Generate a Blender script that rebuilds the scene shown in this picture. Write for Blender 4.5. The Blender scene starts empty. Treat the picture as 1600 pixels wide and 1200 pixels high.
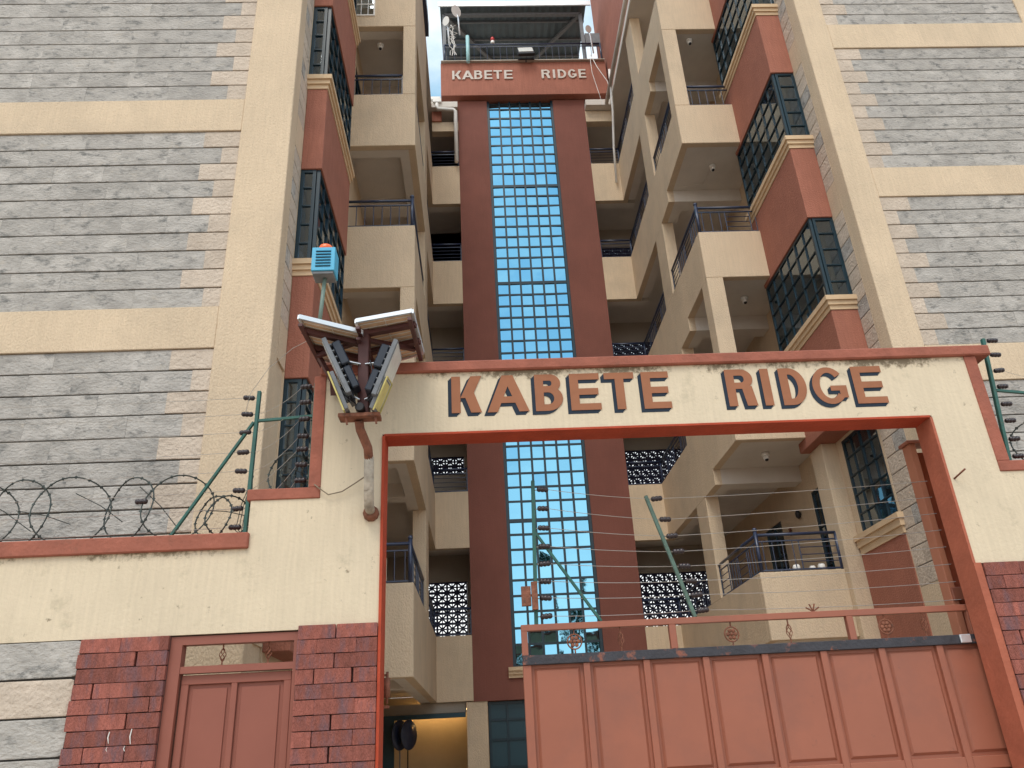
import bpy, bmesh, math, random
from mathutils import Vector, Matrix
random.seed(7)
rnd = random.uniform
scene = bpy.context.scene
COL = scene.collection

# ------------------------------------------------------------------ camera, sky, sun, exposure
F_PX, PITCH, ROLL, YAW = 1236.03, 0.437193, -0.054393, 0.05300
fw = Vector((math.sin(YAW)*math.cos(PITCH), math.cos(YAW)*math.cos(PITCH), math.sin(PITCH)))
rt = Vector((math.cos(YAW), -math.sin(YAW), 0)); up = rt.cross(fw)
r2 = rt*math.cos(ROLL)+up*math.sin(ROLL); u2 = -rt*math.sin(ROLL)+up*math.cos(ROLL)
cd = bpy.data.cameras.new('camera'); cam = bpy.data.objects.new('camera', cd); COL.objects.link(cam)
m = Matrix((r2, u2, -fw)).transposed().to_4x4(); m.translation = Vector((0, 0, 1.6)); cam.matrix_world = m
cd.sensor_width = 36; cd.lens = 36*F_PX/1600; cd.clip_start = 0.05; cd.clip_end = 2000
scene.camera = cam

SUN_EL, SUN_AZ = math.radians(58), math.radians(200)      # azimuth clockwise from +Y: sun stands on the street side
world = bpy.data.worlds.new('World'); scene.world = world; world.use_nodes = True
wt = world.node_tree; bg = wt.nodes['Background']
sky = wt.nodes.new('ShaderNodeTexSky'); sky.sky_type = 'NISHITA'; sky.sun_disc = False
sky.sun_elevation = SUN_EL; sky.sun_rotation = SUN_AZ
sky.air_density = 1.0; sky.dust_density = 3.0; sky.ozone_density = 1.0
# thin bright cloud veil over the clear sky
tc = wt.nodes.new('ShaderNodeTexCoord'); cm = wt.nodes.new('ShaderNodeMapping'); cm.inputs['Scale'].default_value = (1.6, 1.6, 3.2)
cn = wt.nodes.new('ShaderNodeTexNoise'); cn.inputs['Scale'].default_value = 1.7; cn.inputs['Detail'].default_value = 8; cn.inputs['Roughness'].default_value = 0.55
cr = wt.nodes.new('ShaderNodeMapRange'); cr.inputs['From Min'].default_value = 0.47; cr.inputs['From Max'].default_value = 0.72
cr.inputs['To Min'].default_value = 0.0; cr.inputs['To Max'].default_value = 0.85
veil = wt.nodes.new('ShaderNodeMix'); veil.data_type = 'RGBA'; veil.inputs[0].default_value = 0.62; veil.inputs[7].default_value = (2.5, 4.6, 6.0, 1)
clo = wt.nodes.new('ShaderNodeMix'); clo.data_type = 'RGBA'; clo.inputs[7].default_value = (9.0, 8.7, 8.3, 1)
wt.links.new(tc.outputs['Generated'], cm.inputs[0]); wt.links.new(cm.outputs[0], cn.inputs['Vector']); wt.links.new(cn.outputs[0], cr.inputs[0])
wt.links.new(sky.outputs[0], veil.inputs[6]); wt.links.new(veil.outputs[2], clo.inputs[6]); wt.links.new(cr.outputs[0], clo.inputs[0])
# whiter air towards the horizon
sx_ = wt.nodes.new('ShaderNodeSeparateXYZ'); hz = wt.nodes.new('ShaderNodeMapRange'); hz.inputs['From Min'].default_value = 0.0; hz.inputs['From Max'].default_value = 0.56
hz.inputs['To Min'].default_value = 0.85; hz.inputs['To Max'].default_value = 0.0
hm = wt.nodes.new('ShaderNodeMix'); hm.data_type = 'RGBA'; hm.inputs[7].default_value = (11.0, 10.3, 9.6, 1)
wt.links.new(tc.outputs['Generated'], sx_.inputs[0]); wt.links.new(sx_.outputs['Z'], hz.inputs[0]); wt.links.new(hz.outputs[0], hm.inputs[0])
wt.links.new(clo.outputs[2], hm.inputs[6]); wt.links.new(hm.outputs[2], bg.inputs[0]); bg.inputs[1].default_value = 0.145
sd = bpy.data.lights.new('sun', 'SUN'); sun = bpy.data.objects.new('sun', sd); COL.objects.link(sun)
sd.energy = 1.3; sd.angle = math.radians(26); sd.color = (1.0, 0.93, 0.82)
dirv = Vector((math.sin(SUN_AZ)*math.cos(SUN_EL), math.cos(SUN_AZ)*math.cos(SUN_EL), math.sin(SUN_EL)))
sun.rotation_euler = dirv.to_track_quat('Z', 'Y').to_euler()
vs = scene.view_settings
scene.cycles.diffuse_bounces = 7; scene.cycles.max_bounces = 12
vs.view_transform = 'Standard'; vs.look = 'None'; vs.gamma = 1; vs.exposure = 0.40; vs.use_curve_mapping = False

# ------------------------------------------------------------------ materials
MATS = {}
def mat(name, col, rough=0.8, metal=0.0, var=0.12, vscale=3.0, bump=0.0, bscale=40.0, stretch=(1, 1, 1),
        rand=0.0, stain=None, stain_scale=1.2, stain_lo=0.55, stain_hi=0.75, spec=0.4, streak=0.0, spots=None, coat=0.0):
    """painted or mineral surface: world-space noise for tone, relief, stains of their own shape"""
    if name in MATS: return MATS[name]
    mt = bpy.data.materials.new(name); mt.use_nodes = True; MATS[name] = mt
    t = mt.node_tree; N = t.nodes; L = t.links; b = N['Principled BSDF']
    b.inputs['Roughness'].default_value = rough; b.inputs['Metallic'].default_value = metal
    b.inputs['Specular IOR Level'].default_value = spec
    b.inputs['Coat Weight'].default_value = coat
    g = N.new('ShaderNodeNewGeometry'); mp = N.new('ShaderNodeMapping'); L.new(g.outputs['Position'], mp.inputs[0])
    mp.inputs['Scale'].default_value = stretch
    vec = mp.outputs[0]
    oi = N.new('ShaderNodeObjectInfo')
    if rand > 0:
        ad = N.new('ShaderNodeVectorMath'); ad.operation = 'ADD'
        ml = N.new('ShaderNodeMath'); ml.operation = 'MULTIPLY'; ml.inputs[1].default_value = 37.0
        L.new(oi.outputs['Random'], ml.inputs[0]); L.new(vec, ad.inputs[0]); L.new(ml.outputs[0], ad.inputs[1]); vec = ad.outputs[0]
    n = N.new('ShaderNodeTexNoise'); n.inputs['Scale'].default_value = vscale; n.inputs['Detail'].default_value = 6
    n.inputs['Roughness'].default_value = 0.6; L.new(vec, n.inputs['Vector'])
    r = N.new('ShaderNodeMapRange'); r.inputs['From Min'].default_value = 0.3; r.inputs['From Max'].default_value = 0.7
    r.inputs['To Min'].default_value = 1-var; r.inputs['To Max'].default_value = 1+var; L.new(n.outputs[0], r.inputs[0])
    fac = r.outputs[0]
    if rand > 0:
        q = N.new('ShaderNodeMapRange'); q.inputs['To Min'].default_value = 1-rand; q.inputs['To Max'].default_value = 1+rand
        L.new(oi.outputs['Random'], q.inputs[0]); mm = N.new('ShaderNodeMath'); mm.operation = 'MULTIPLY'
        L.new(fac, mm.inputs[0]); L.new(q.outputs[0], mm.inputs[1]); fac = mm.outputs[0]
    if streak > 0:
        ms = N.new('ShaderNodeMapping'); ms.inputs['Scale'].default_value = (26, 26, 1.6); L.new(g.outputs['Position'], ms.inputs[0])
        ns = N.new('ShaderNodeTexNoise'); ns.inputs['Scale'].default_value = 1.6; ns.inputs['Detail'].default_value = 5
        L.new(ms.outputs[0], ns.inputs['Vector'])
        rs = N.new('ShaderNodeMapRange'); rs.inputs['From Min'].default_value = 0.3; rs.inputs['From Max'].default_value = 0.7
        rs.inputs['To Min'].default_value = 1-streak; rs.inputs['To Max'].default_value = 1+streak*0.4; L.new(ns.outputs[0], rs.inputs[0])
        m2 = N.new('ShaderNodeMath'); m2.operation = 'MULTIPLY'; L.new(fac, m2.inputs[0]); L.new(rs.outputs[0], m2.inputs[1]); fac = m2.outputs[0]
    vm = N.new('ShaderNodeVectorMath'); vm.operation = 'SCALE'; vm.inputs[0].default_value = col[:3]; L.new(fac, vm.inputs['Scale'])
    out = vm.outputs[0]
    def over(out, colr, scale, lo, hi, detail=9, st=(1, 1, 1)):
        m3 = N.new('ShaderNodeMapping'); m3.inputs['Scale'].default_value = st; m3.inputs['Location'].default_value = (3.1, 7.7, 1.3)
        L.new(vec if rand > 0 else g.outputs['Position'], m3.inputs[0])
        n3 = N.new('ShaderNodeTexNoise'); n3.inputs['Scale'].default_value = scale; n3.inputs['Detail'].default_value = detail
        n3.inputs['Roughness'].default_value = 0.68; L.new(m3.outputs[0], n3.inputs['Vector'])
        r3 = N.new('ShaderNodeMapRange'); r3.inputs['From Min'].default_value = lo; r3.inputs['From Max'].default_value = hi; L.new(n3.outputs[0], r3.inputs[0])
        mx = N.new('ShaderNodeMix'); mx.data_type = 'RGBA'; L.new(r3.outputs[0], mx.inputs[0]); L.new(out, mx.inputs[6]); mx.inputs[7].default_value = (*colr, 1)
        return mx.outputs[2]
    if stain: out = over(out, stain, stain_scale, stain_lo, stain_hi)
    if spots: out = over(out, spots[0], spots[1], spots[2], spots[3], 4)
    L.new(out, b.inputs['Base Color'])
    if bump > 0:
        nb = N.new('ShaderNodeTexNoise'); nb.inputs['Scale'].default_value = bscale; nb.inputs['Detail'].default_value = 5
        L.new(vec, nb.inputs['Vector']); bp = N.new('ShaderNodeBump'); bp.inputs['Strength'].default_value = bump
        bp.inputs['Distance'].default_value = 0.02; L.new(nb.outputs[0], bp.inputs['Height']); L.new(bp.outputs[0], b.inputs['Normal'])
    return mt

def glass(name, tint, transp, refl, rough=0.02, base=(0.02, 0.03, 0.04)):
    mt = bpy.data.materials.new(name); mt.use_nodes = True; MATS[name] = mt
    t = mt.node_tree; N = t.nodes; L = t.links; N.remove(N['Principled BSDF']); o = N['Material Output']
    tr = N.new('ShaderNodeBsdfTransparent'); tr.inputs[0].default_value = (*tint, 1)
    df = N.new('ShaderNodeBsdfDiffuse'); df.inputs[0].default_value = (*base, 1)
    gl = N.new('ShaderNodeBsdfGlossy'); gl.inputs[0].default_value = (*refl, 1); gl.inputs['Roughness'].default_value = rough
    g = N.new('ShaderNodeNewGeometry'); nz = N.new('ShaderNodeTexNoise'); nz.inputs['Scale'].default_value = 2.2
    L.new(g.outputs['Position'], nz.inputs['Vector'])
    oi = N.new('ShaderNodeObjectInfo'); bp = N.new('ShaderNodeBump'); bp.inputs['Strength'].default_value = 0.12; bp.inputs['Distance'].default_value = 0.02
    L.new(nz.outputs[0], bp.inputs['Height']); L.new(bp.outputs[0], gl.inputs['Normal'])
    a = N.new('ShaderNodeMixShader'); a.inputs[0].default_value = 1-transp; L.new(tr.outputs[0], a.inputs[1]); L.new(df.outputs[0], a.inputs[2])
    fr = N.new('ShaderNodeFresnel'); fr.inputs[0].default_value = 1.7
    b = N.new('ShaderNodeMixShader'); L.new(a.outputs[0], b.inputs[1]); L.new(gl.outputs[0], b.inputs[2])
    ma = N.new('ShaderNodeMath'); ma.operation = 'MULTIPLY_ADD'; ma.inputs[1].default_value = 1.0; ma.inputs[2].default_value = 0.17
    L.new(fr.outputs[0], ma.inputs[0]); L.new(ma.outputs[0], b.inputs[0]); L.new(b.outputs[0], o.inputs[0])
    return mt

cream = mat('cream_plaster', (0.655, 0.515, 0.362), 0.9, var=0.07, vscale=1.3, bump=0.55, bscale=60, stretch=(1, 1, 0.6), streak=0.07,
            stain=(0.50, 0.40, 0.29), stain_scale=1.1, stain_lo=0.50, stain_hi=0.85)
soffit_m = mat('soffit_paint', (0.66, 0.61, 0.55), 0.9, var=0.08, vscale=1.5, bump=0.2, bscale=30)
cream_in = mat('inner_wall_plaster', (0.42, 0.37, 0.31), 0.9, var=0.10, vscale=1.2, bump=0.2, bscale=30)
gate_cream = mat('boundary_plaster', (0.69, 0.58, 0.425), 0.9, var=0.05, vscale=1.6, bump=0.18, bscale=45, streak=0.06,
                 stain=(0.42, 0.36, 0.25), stain_scale=3.2, stain_lo=0.58, stain_hi=0.80, spots=((0.22, 0.17, 0.11), 11.0, 0.67, 0.78))
terra = mat('terracotta_plaster', (0.36, 0.138, 0.092), 0.85, var=0.10, vscale=2.0, bump=0.5, bscale=50, streak=0.12)
trim = mat('terracotta_trim', (0.33, 0.108, 0.070), 0.8, var=0.16, vscale=6.0, bump=0.35, bscale=28,
           stain=(0.20, 0.085, 0.055), stain_scale=7.0, stain_lo=0.58, stain_hi=0.78, spots=((0.50, 0.33, 0.25), 19.0, 0.70, 0.76))
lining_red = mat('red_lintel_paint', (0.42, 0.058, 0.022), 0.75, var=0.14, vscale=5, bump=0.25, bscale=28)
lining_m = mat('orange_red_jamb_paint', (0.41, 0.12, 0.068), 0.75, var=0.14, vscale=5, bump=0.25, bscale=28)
maroon = mat('maroon_plaster', (0.215, 0.078, 0.057), 0.85, var=0.10, vscale=1.2, bump=0.25, bscale=40, streak=0.05)
corn = mat('cornice_paint', (0.64, 0.47, 0.30), 0.85, var=0.08, vscale=4, bump=0.2)
stone_m = mat('grey_stone', (0.405, 0.380, 0.350), 0.95, var=0.22, vscale=5.5, bump=0.7, bscale=34, rand=0.08, stretch=(0.75, 1, 1.3),
              stain=(0.17, 0.168, 0.16), stain_scale=9.0, stain_lo=0.53, stain_hi=0.68, spots=((0.44, 0.40, 0.35), 10.0, 0.58, 0.72))
quoin_m = mat('pale_stone', (0.54, 0.45, 0.365), 0.95, var=0.12, vscale=4.0, bump=0.9, bscale=26, rand=0.08,
              stain=(0.22, 0.19, 0.17), stain_scale=24.0, stain_lo=0.62, stain_hi=0.74)
mortar = mat('mortar', (0.13, 0.127, 0.12), 0.95, var=0.15, vscale=9, bump=0.4)
darkjoint = mat('dark_joint', (0.11, 0.055, 0.050), 0.95, var=0.2, vscale=9)
brick_m = mat('facing_brick', (0.325, 0.105, 0.078), 0.85, var=0.24, vscale=9.0, bump=0.8, bscale=60, rand=0.28, stretch=(3, 3, 0.8),
              stain=(0.19, 0.10, 0.11), stain_scale=3.5, stain_lo=0.48, stain_hi=0.66, spots=((0.50, 0.40, 0.36), 26.0, 0.70, 0.78))
gate_m = mat('gate_paint', (0.325, 0.110, 0.066), 0.5, var=0.06, vscale=2.0, bump=0.05, bscale=8, spec=0.5,
             stain=(0.265, 0.098, 0.065), stain_scale=1.6, stain_lo=0.48, stain_hi=0.7, spots=((.20, .085, .06), 11.0, .66, .80))
door_m = mat('small_gate_paint', (0.275, 0.092, 0.064), 0.5, var=0.06, vscale=2.0, bump=0.05, bscale=8, spec=0.4)
worn_m = mat('worn_rail_paint', (0.045, 0.045, 0.055), 0.6, var=0.2, vscale=8, bump=0.3, stain=(0.24, 0.09, 0.06), stain_scale=7, stain_lo=0.55, stain_hi=0.62)
teal = mat('teal_frame_paint', (0.008, 0.030, 0.045), 0.35, var=0.1, spec=0.5)
greenp = mat('green_post_paint', (0.030, 0.115, 0.095), 0.45, var=0.2, vscale=12, stain=(0.10, 0.07, 0.05), stain_scale=16, stain_lo=0.6, stain_hi=0.7)
navy = mat('navy_rail_paint', (0.022, 0.034, 0.075), 0.32, var=0.1, spec=0.6)
rust = mat('rusty_steel', (0.22, 0.085, 0.05), 0.8, var=0.3, vscale=14, bump=0.5, stain=(0.08, 0.05, 0.04), stain_scale=20, stain_lo=0.55, stain_hi=0.7)
brownp = mat('brown_steel_paint', (0.085, 0.03, 0.028), 0.5, var=0.2, vscale=9)
cem = mat('cement_smear', (0.40, 0.34, 0.27), 0.95, var=0.3, vscale=14, bump=0.9, bscale=35)
black = mat('black_plastic', (0.018, 0.016, 0.018), 0.4, var=0.1)
insul = mat('brown_insulator', (0.028, 0.017, 0.02), 0.3, var=0.1, spec=0.6)
wire_m = mat('galvanised_wire', (0.55, 0.53, 0.50), 0.35, metal=0.7, var=0.05)
razor_m = mat('weathered_razor_wire', (0.055, 0.065, 0.06), 0.5, metal=0.5, var=0.2)
silver = mat('aluminium', (0.72, 0.75, 0.78), 0.35, metal=0.6, var=0.05)
cellb = mat('backlit_solar_sheet', (0.74, 0.50, 0.32), 0.5, var=0.15, vscale=12)  # amber of daylight shining through the cells is put into this colour
whitep = mat('white_paint', (0.80, 0.78, 0.74), 0.5, var=0.05)
siren_blue = mat('siren_blue_paint', (0.09, 0.43, 0.66), 0.45, var=0.06)
orange = mat('orange_beacon_plastic', (0.92, 0.14, 0.02), 0.3, var=0.04, spec=0.6)
redp = mat('red_plastic', (0.55, 0.03, 0.03), 0.35, var=0.04)
letter_face = mat('painted_letter_brown', (0.33, 0.135, 0.070), 0.85, var=0.08, vscale=8)
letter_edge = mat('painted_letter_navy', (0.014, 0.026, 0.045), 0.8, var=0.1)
letter_white = mat('cast_letter_white', (0.62, 0.56, 0.50), 0.8, var=0.1, vscale=9)
yellowp = mat('lamp_lens_yellowed', (0.55, 0.47, 0.16), 0.35, var=0.15, vscale=12)
greyp = mat('grey_lamp_casting', (0.16, 0.17, 0.185), 0.5, var=0.15, vscale=14)
lens = mat('floodlight_lens', (0.62, 0.62, 0.58), 0.25, var=0.08, vscale=16)
tin = mat('roof_sheet_underside', (0.11, 0.14, 0.16), 0.6, metal=0.2, var=0.12, vscale=4)
block_m = mat('breeze_block', (0.040, 0.042, 0.085), 0.9, var=0.15, vscale=12)
curtain_m = mat('curtain_cloth', (0.58, 0.60, 0.64), 0.9, var=0.15, vscale=5)
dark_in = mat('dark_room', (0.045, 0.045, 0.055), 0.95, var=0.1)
door_blue = mat('blue_steel_door', (0.015, 0.055, 0.075), 0.4, var=0.1, spec=0.5)
lobby = mat('lobby_wall', (0.50, 0.40, 0.26), 0.85, var=0.06)
asphalt = mat('asphalt', (0.055, 0.052, 0.05), 0.9, var=0.2, vscale=6, bump=0.5)
murram = mat('earth_ground', (0.36, 0.26, 0.18), 0.95, var=0.2, vscale=0.8, bump=0.5, bscale=12)
paver = mat('courtyard_paving', (0.46, 0.38, 0.30), 0.9, var=0.15, vscale=2, bump=0.4)
leaf = mat('leaf', (0.055, 0.10, 0.03), 0.6, var=0.4, vscale=3)
bark = mat('bark', (0.12, 0.085, 0.06), 0.9, var=0.3, vscale=10, bump=0.6)
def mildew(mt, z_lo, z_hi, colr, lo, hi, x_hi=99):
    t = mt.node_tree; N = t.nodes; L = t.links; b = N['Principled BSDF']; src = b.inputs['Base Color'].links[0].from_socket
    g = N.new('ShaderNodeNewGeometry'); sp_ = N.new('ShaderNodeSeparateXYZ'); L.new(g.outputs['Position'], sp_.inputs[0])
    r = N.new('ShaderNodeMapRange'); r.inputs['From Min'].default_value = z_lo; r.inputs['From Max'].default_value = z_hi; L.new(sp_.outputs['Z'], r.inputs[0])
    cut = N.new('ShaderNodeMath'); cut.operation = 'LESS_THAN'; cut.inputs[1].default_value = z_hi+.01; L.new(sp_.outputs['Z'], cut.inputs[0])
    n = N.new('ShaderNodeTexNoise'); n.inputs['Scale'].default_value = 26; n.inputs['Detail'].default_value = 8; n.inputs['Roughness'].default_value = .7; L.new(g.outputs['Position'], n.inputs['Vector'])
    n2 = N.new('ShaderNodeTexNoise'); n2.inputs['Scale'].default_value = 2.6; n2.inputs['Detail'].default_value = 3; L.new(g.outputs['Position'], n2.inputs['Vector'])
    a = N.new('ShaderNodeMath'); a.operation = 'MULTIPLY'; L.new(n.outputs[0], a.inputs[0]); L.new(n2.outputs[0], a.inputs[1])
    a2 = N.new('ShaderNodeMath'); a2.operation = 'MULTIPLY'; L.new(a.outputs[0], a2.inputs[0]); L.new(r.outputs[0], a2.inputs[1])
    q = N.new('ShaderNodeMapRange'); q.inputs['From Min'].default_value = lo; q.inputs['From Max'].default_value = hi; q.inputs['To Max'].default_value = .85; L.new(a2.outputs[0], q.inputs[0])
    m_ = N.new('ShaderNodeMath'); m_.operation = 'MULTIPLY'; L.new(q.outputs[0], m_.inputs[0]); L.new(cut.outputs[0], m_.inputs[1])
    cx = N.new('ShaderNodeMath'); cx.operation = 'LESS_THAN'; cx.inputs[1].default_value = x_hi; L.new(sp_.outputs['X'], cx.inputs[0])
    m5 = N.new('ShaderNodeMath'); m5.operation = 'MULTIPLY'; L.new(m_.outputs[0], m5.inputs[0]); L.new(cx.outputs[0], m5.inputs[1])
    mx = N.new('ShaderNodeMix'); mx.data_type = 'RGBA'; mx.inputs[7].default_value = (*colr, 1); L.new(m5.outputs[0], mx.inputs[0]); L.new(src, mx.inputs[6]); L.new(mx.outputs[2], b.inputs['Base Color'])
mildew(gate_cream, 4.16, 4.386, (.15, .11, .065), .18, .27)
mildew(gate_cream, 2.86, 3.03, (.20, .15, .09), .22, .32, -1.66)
pane_m = glass('window_glass', (0.75, 0.85, 0.9), 0.72, (0.66, 0.76, 0.84), base=(0.03, 0.06, 0.08))
mirror_m = glass('blue_mirror_glass', (0.05, 0.1, 0.15), 0.0, (0.235, 0.56, 0.76), base=(0.01, 0.03, 0.05))
# coated glass of the stair window reflects most of the sky
for nd in mirror_m.node_tree.nodes:
    if nd.type == 'MATH': nd.inputs[1].default_value = 0.3; nd.inputs[2].default_value = 0.80

# ------------------------------------------------------------------ scene graph helpers
ABS = {}
def V(*a): return Vector(a)
def place(o, c, parent=None):
    COL.objects.link(o); c = Vector(c)
    if parent is not None:
        o.parent = parent; o.location = c-ABS[parent.name]
    else: o.location = c
    ABS[o.name] = c
    return o
def tag(o, label=None, cat=None, group=None, kind=None):
    if label: o['label'] = label
    if cat: o['category'] = cat
    if group: o['group'] = group
    if kind: o['kind'] = kind
    return o
def thing(name, loc, label, cat, group=None):
    o = bpy.data.objects.new(name, None); o.empty_display_size = 0.2
    place(o, loc); return tag(o, label, cat, group)

class MB:
    def __init__(s): s.bm = bmesh.new()
    def box(s, x0, x1, y0, y1, z0, z1, M=None):
        vs_ = [s.bm.verts.new((x, y, z)) for x in (x0, x1) for y in (y0, y1) for z in (z0, z1)]
        if M is not None:
            for v in vs_: v.co = M @ v.co
        for f in ((0, 1, 3, 2), (4, 6, 7, 5), (0, 4, 5, 1), (2, 3, 7, 6), (0, 2, 6, 4), (1, 5, 7, 3)):
            s.bm.faces.new([vs_[i] for i in f])
        return s
    def bar(s, a, b, w, d=None, upv=V(0, 0, 1)):
        """rectangular bar from a to b"""
        a = Vector(a); b = Vector(b); t = (b-a); L = t.length; t.normalize(); d = d or w
        u = upv.cross(t)
        if u.length < 1e-4: u = V(1, 0, 0).cross(t)
        u.normalize(); n = t.cross(u)
        M = Matrix((t, u, n)).transposed().to_4x4(); M.translation = a
        return s.box(0, L, -w/2, w/2, -d/2, d/2, M)
    def tube(s, path, r, sides=8, closed=False, cap=True):
        path = [Vector(p) for p in path]; rings = []; n = len(path); prev = None
        rr = r if isinstance(r, (list, tuple)) else [r]*n
        for i, p in enumerate(path):
            a = path[(i-1) % n] if (closed or i > 0) else p; b = path[(i+1) % n] if (closed or i < n-1) else p
            t = (b-a).normalized()
            if prev is None:
                u = V(0, 0, 1).cross(t)
                if u.length < 1e-3: u = V(1, 0, 0).cross(t)
            else: u = prev-t*prev.dot(t)
            u.normalize(); prev = u; w = t.cross(u)
            rings.append([s.bm.verts.new(p+(u*math.cos(k*2*math.pi/sides)+w*math.sin(k*2*math.pi/sides))*rr[i]) for k in range(sides)])
        m_ = n if closed else n-1
        for i in range(m_):
            A = rings[i]; B = rings[(i+1) % n]
            for k in range(sides):
                f = s.bm.faces.new((A[k], A[(k+1) % sides], B[(k+1) % sides], B[k])); f.smooth = sides > 5
        if cap and not closed:
            s.bm.faces.new(rings[0][::-1]); s.bm.faces.new(rings[-1])
        return s
    def lathe(s, c, prof, axis=V(0, 0, 1), sides=14):
        axis = Vector(axis).normalized(); c = Vector(c)
        return s.tube([c+axis*h for r, h in prof], [max(r, 1e-4) for r, h in prof], sides)
    def poly(s, pts, th=None):
        a = [s.bm.verts.new(p) for p in pts]; s.bm.faces.new(a)
        if th is not None:
            th = Vector(th); b = [s.bm.verts.new(Vector(p)+th) for p in pts]; s.bm.faces.new(b[::-1])
            for i in range(len(a)):
                j = (i+1) % len(a); s.bm.faces.new((a[j], a[i], b[i], b[j]))
        return s
    def build(s, name, material, parent=None, bevel=0.0, at=None):
        bm = s.bm
        if bevel: bmesh.ops.bevel(bm, geom=bm.edges[:], offset=bevel, segments=1, affect='EDGES')
        bmesh.ops.recalc_face_normals(bm, faces=bm.faces[:])
        co = [v.co for v in bm.verts]
        lo = V(*[min(c[i] for c in co) for i in range(3)]); hi = V(*[max(c[i] for c in co) for i in range(3)])
        c = Vector(at) if at is not None else (V((lo.x+hi.x)/2, (lo.y+hi.y)/2, lo.z))
        bmesh.ops.translate(bm, verts=bm.verts, vec=-c)
        me = bpy.data.meshes.new(name); bm.to_mesh(me); bm.free(); me.materials.append(material)
        return place(bpy.data.objects.new(name, me), c, parent)
def box(name, material, parent, x0, x1, y0, y1, z0, z1, bevel=0.0):
    return MB().box(x0, x1, y0, y1, z0, z1).build(name, material, parent, bevel)

# shared unit meshes (base-centred), scaled per object
UNIT = {}
def unit(key, make, material):
    k = (key, material.name)
    if k not in UNIT:
        bm = bmesh.new(); make(bm); bmesh.ops.recalc_face_normals(bm, faces=bm.faces[:])
        me = bpy.data.meshes.new(key); bm.to_mesh(me); bm.free(); me.materials.append(material); UNIT[k] = me
    return UNIT[k]
def mk_cube(bm): bmesh.ops.create_cube(bm, size=1)
def mk_rough(seed):
    def f(bm):
        rs = random.Random(seed); bmesh.ops.create_cube(bm, size=1); jz = .3 if seed >= 20 else 1
        for v in bm.verts:
            v.co.x += jz*rs.uniform(-.012, .006)*(1 if v.co.x > 0 else -1); v.co.z += rs.uniform(-.03, .01)*(1 if v.co.z > 0 else -1)
            v.co.y += rs.uniform(-.06, .06)
        bmesh.ops.bevel(bm, geom=bm.edges[:], offset=0.035 if seed < 20 else .022, segments=1, affect='EDGES')
    return f
def mk_course(seed):
    def f(bm):
        rs = random.Random(seed); bmesh.ops.create_cube(bm, size=1)
        for v in bm.verts: v.co.z += rs.uniform(-.015, .012)*(1 if v.co.z > 0 else -1)
        bmesh.ops.bevel(bm, geom=[e for e in bm.edges if abs(e.verts[0].co.x-e.verts[1].co.x) > .5], offset=0.03, segments=1, affect='EDGES')
    return f
def mk_cyl(bm): bmesh.ops.create_cone(bm, cap_ends=True, segments=6, radius1=.5, radius2=.5, depth=1)
def upart(name, key, make, material, parent, c, s, rot=None):
    o = bpy.data.objects.new(name, unit(key, make, material)); place(o, c, parent); o.scale = s
    if rot is not None: o.rotation_euler = rot
    return o
def pane(parent, x0, x1, y0, y1, z0, z1, m_=None, name='pane', jitter=0.0):
    o = upart(name, 'pane', mk_cube, m_ or pane_m, parent, ((x0+x1)/2, (y0+y1)/2, (z0+z1)/2), (abs(x1-x0), abs(y1-y0), abs(z1-z0)))
    if jitter: o.rotation_euler = (rnd(-jitter, jitter), 0, rnd(-jitter, jitter))
    return o

def window(parent, ax, c, u0, u1, z0, z1, nc, nr, out, heavy=2, frame=teal, curtain=True, fw_=0.04, name='window', glassm=None, interior=True):
    """grid window. ax 'x': plane x=c running along y; ax 'y': plane y=c running along x. out = +-1 outward direction"""
    b = MB(); d = 0.03
    def bx(a0, a1, p, q, dd=d):
        lo, hi = sorted((c-out*dd, c+out*0.008))
        if ax == 'x': b.box(lo, hi, a0, a1, p, q)
        else: b.box(a0, a1, lo, hi, p, q)
    bx(u0, u0+fw_, z0, z1); bx(u1-fw_, u1, z0, z1); bx(u0+fw_, u1-fw_, z0, z0+fw_); bx(u0+fw_, u1-fw_, z1-fw_, z1)
    us = [u0+(u1-u0)*i/nc for i in range(nc+1)]; zs = [z0+(z1-z0)*i/nr for i in range(nr+1)]
    for i in range(1, nc):
        w = 0.034 if heavy and i % heavy == 0 else 0.011
        bx(us[i]-w/2, us[i]+w/2, z0+fw_, z1-fw_, 0.026 if w > .02 else 0.019)
    for j in range(1, nr): bx(u0+fw_, u1-fw_, zs[j]-0.008, zs[j]+0.008, 0.016)
    o = b.build(name, frame, parent)
    pc = c-out*0.012
    for i in range(nc):
        for j in range(nr):
            a0 = us[i]+(fw_ if i == 0 else .006); a1 = us[i+1]-(fw_ if i == nc-1 else .006)
            p = zs[j]+(fw_ if j == 0 else .006); q = zs[j+1]-(fw_ if j == nr-1 else .006)
            if ax == 'x': pane(o, pc-.002, pc+.002, a0, a1, p, q, glassm, jitter=0.012)
            else: pane(o, a0, a1, pc-.002, pc+.002, p, q, glassm, jitter=0.012)
    if curtain:
        k = 40; bb = MB(); cc = c-out*0.12
        for (s0, s1) in (((0.02, rnd(.30, .5)), (rnd(.6, .75), .98)) if nc > 1 else ((.05, .72),)):
            pts = []
            for i in range(k+1):
                u = u0+(u1-u0)*(s0+(s1-s0)*i/k); w = cc+0.018*math.sin(i*1.35)+0.006*math.sin(i*3.1); pts.append((u, w))
            for (ua, wa), (ub, wb) in zip(pts, pts[1:]):
                if ax == 'x': q4 = [(wa, ua, z0), (wb, ub, z0), (wb, ub, z1), (wa, ua, z1)]
                else: q4 = [(ua, wa, z0), (ub, wb, z0), (ub, wb, z1), (ua, wa, z1)]
                bb.poly(q4)
        bb.build('curtain', curtain_m, o)
    return o

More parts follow.
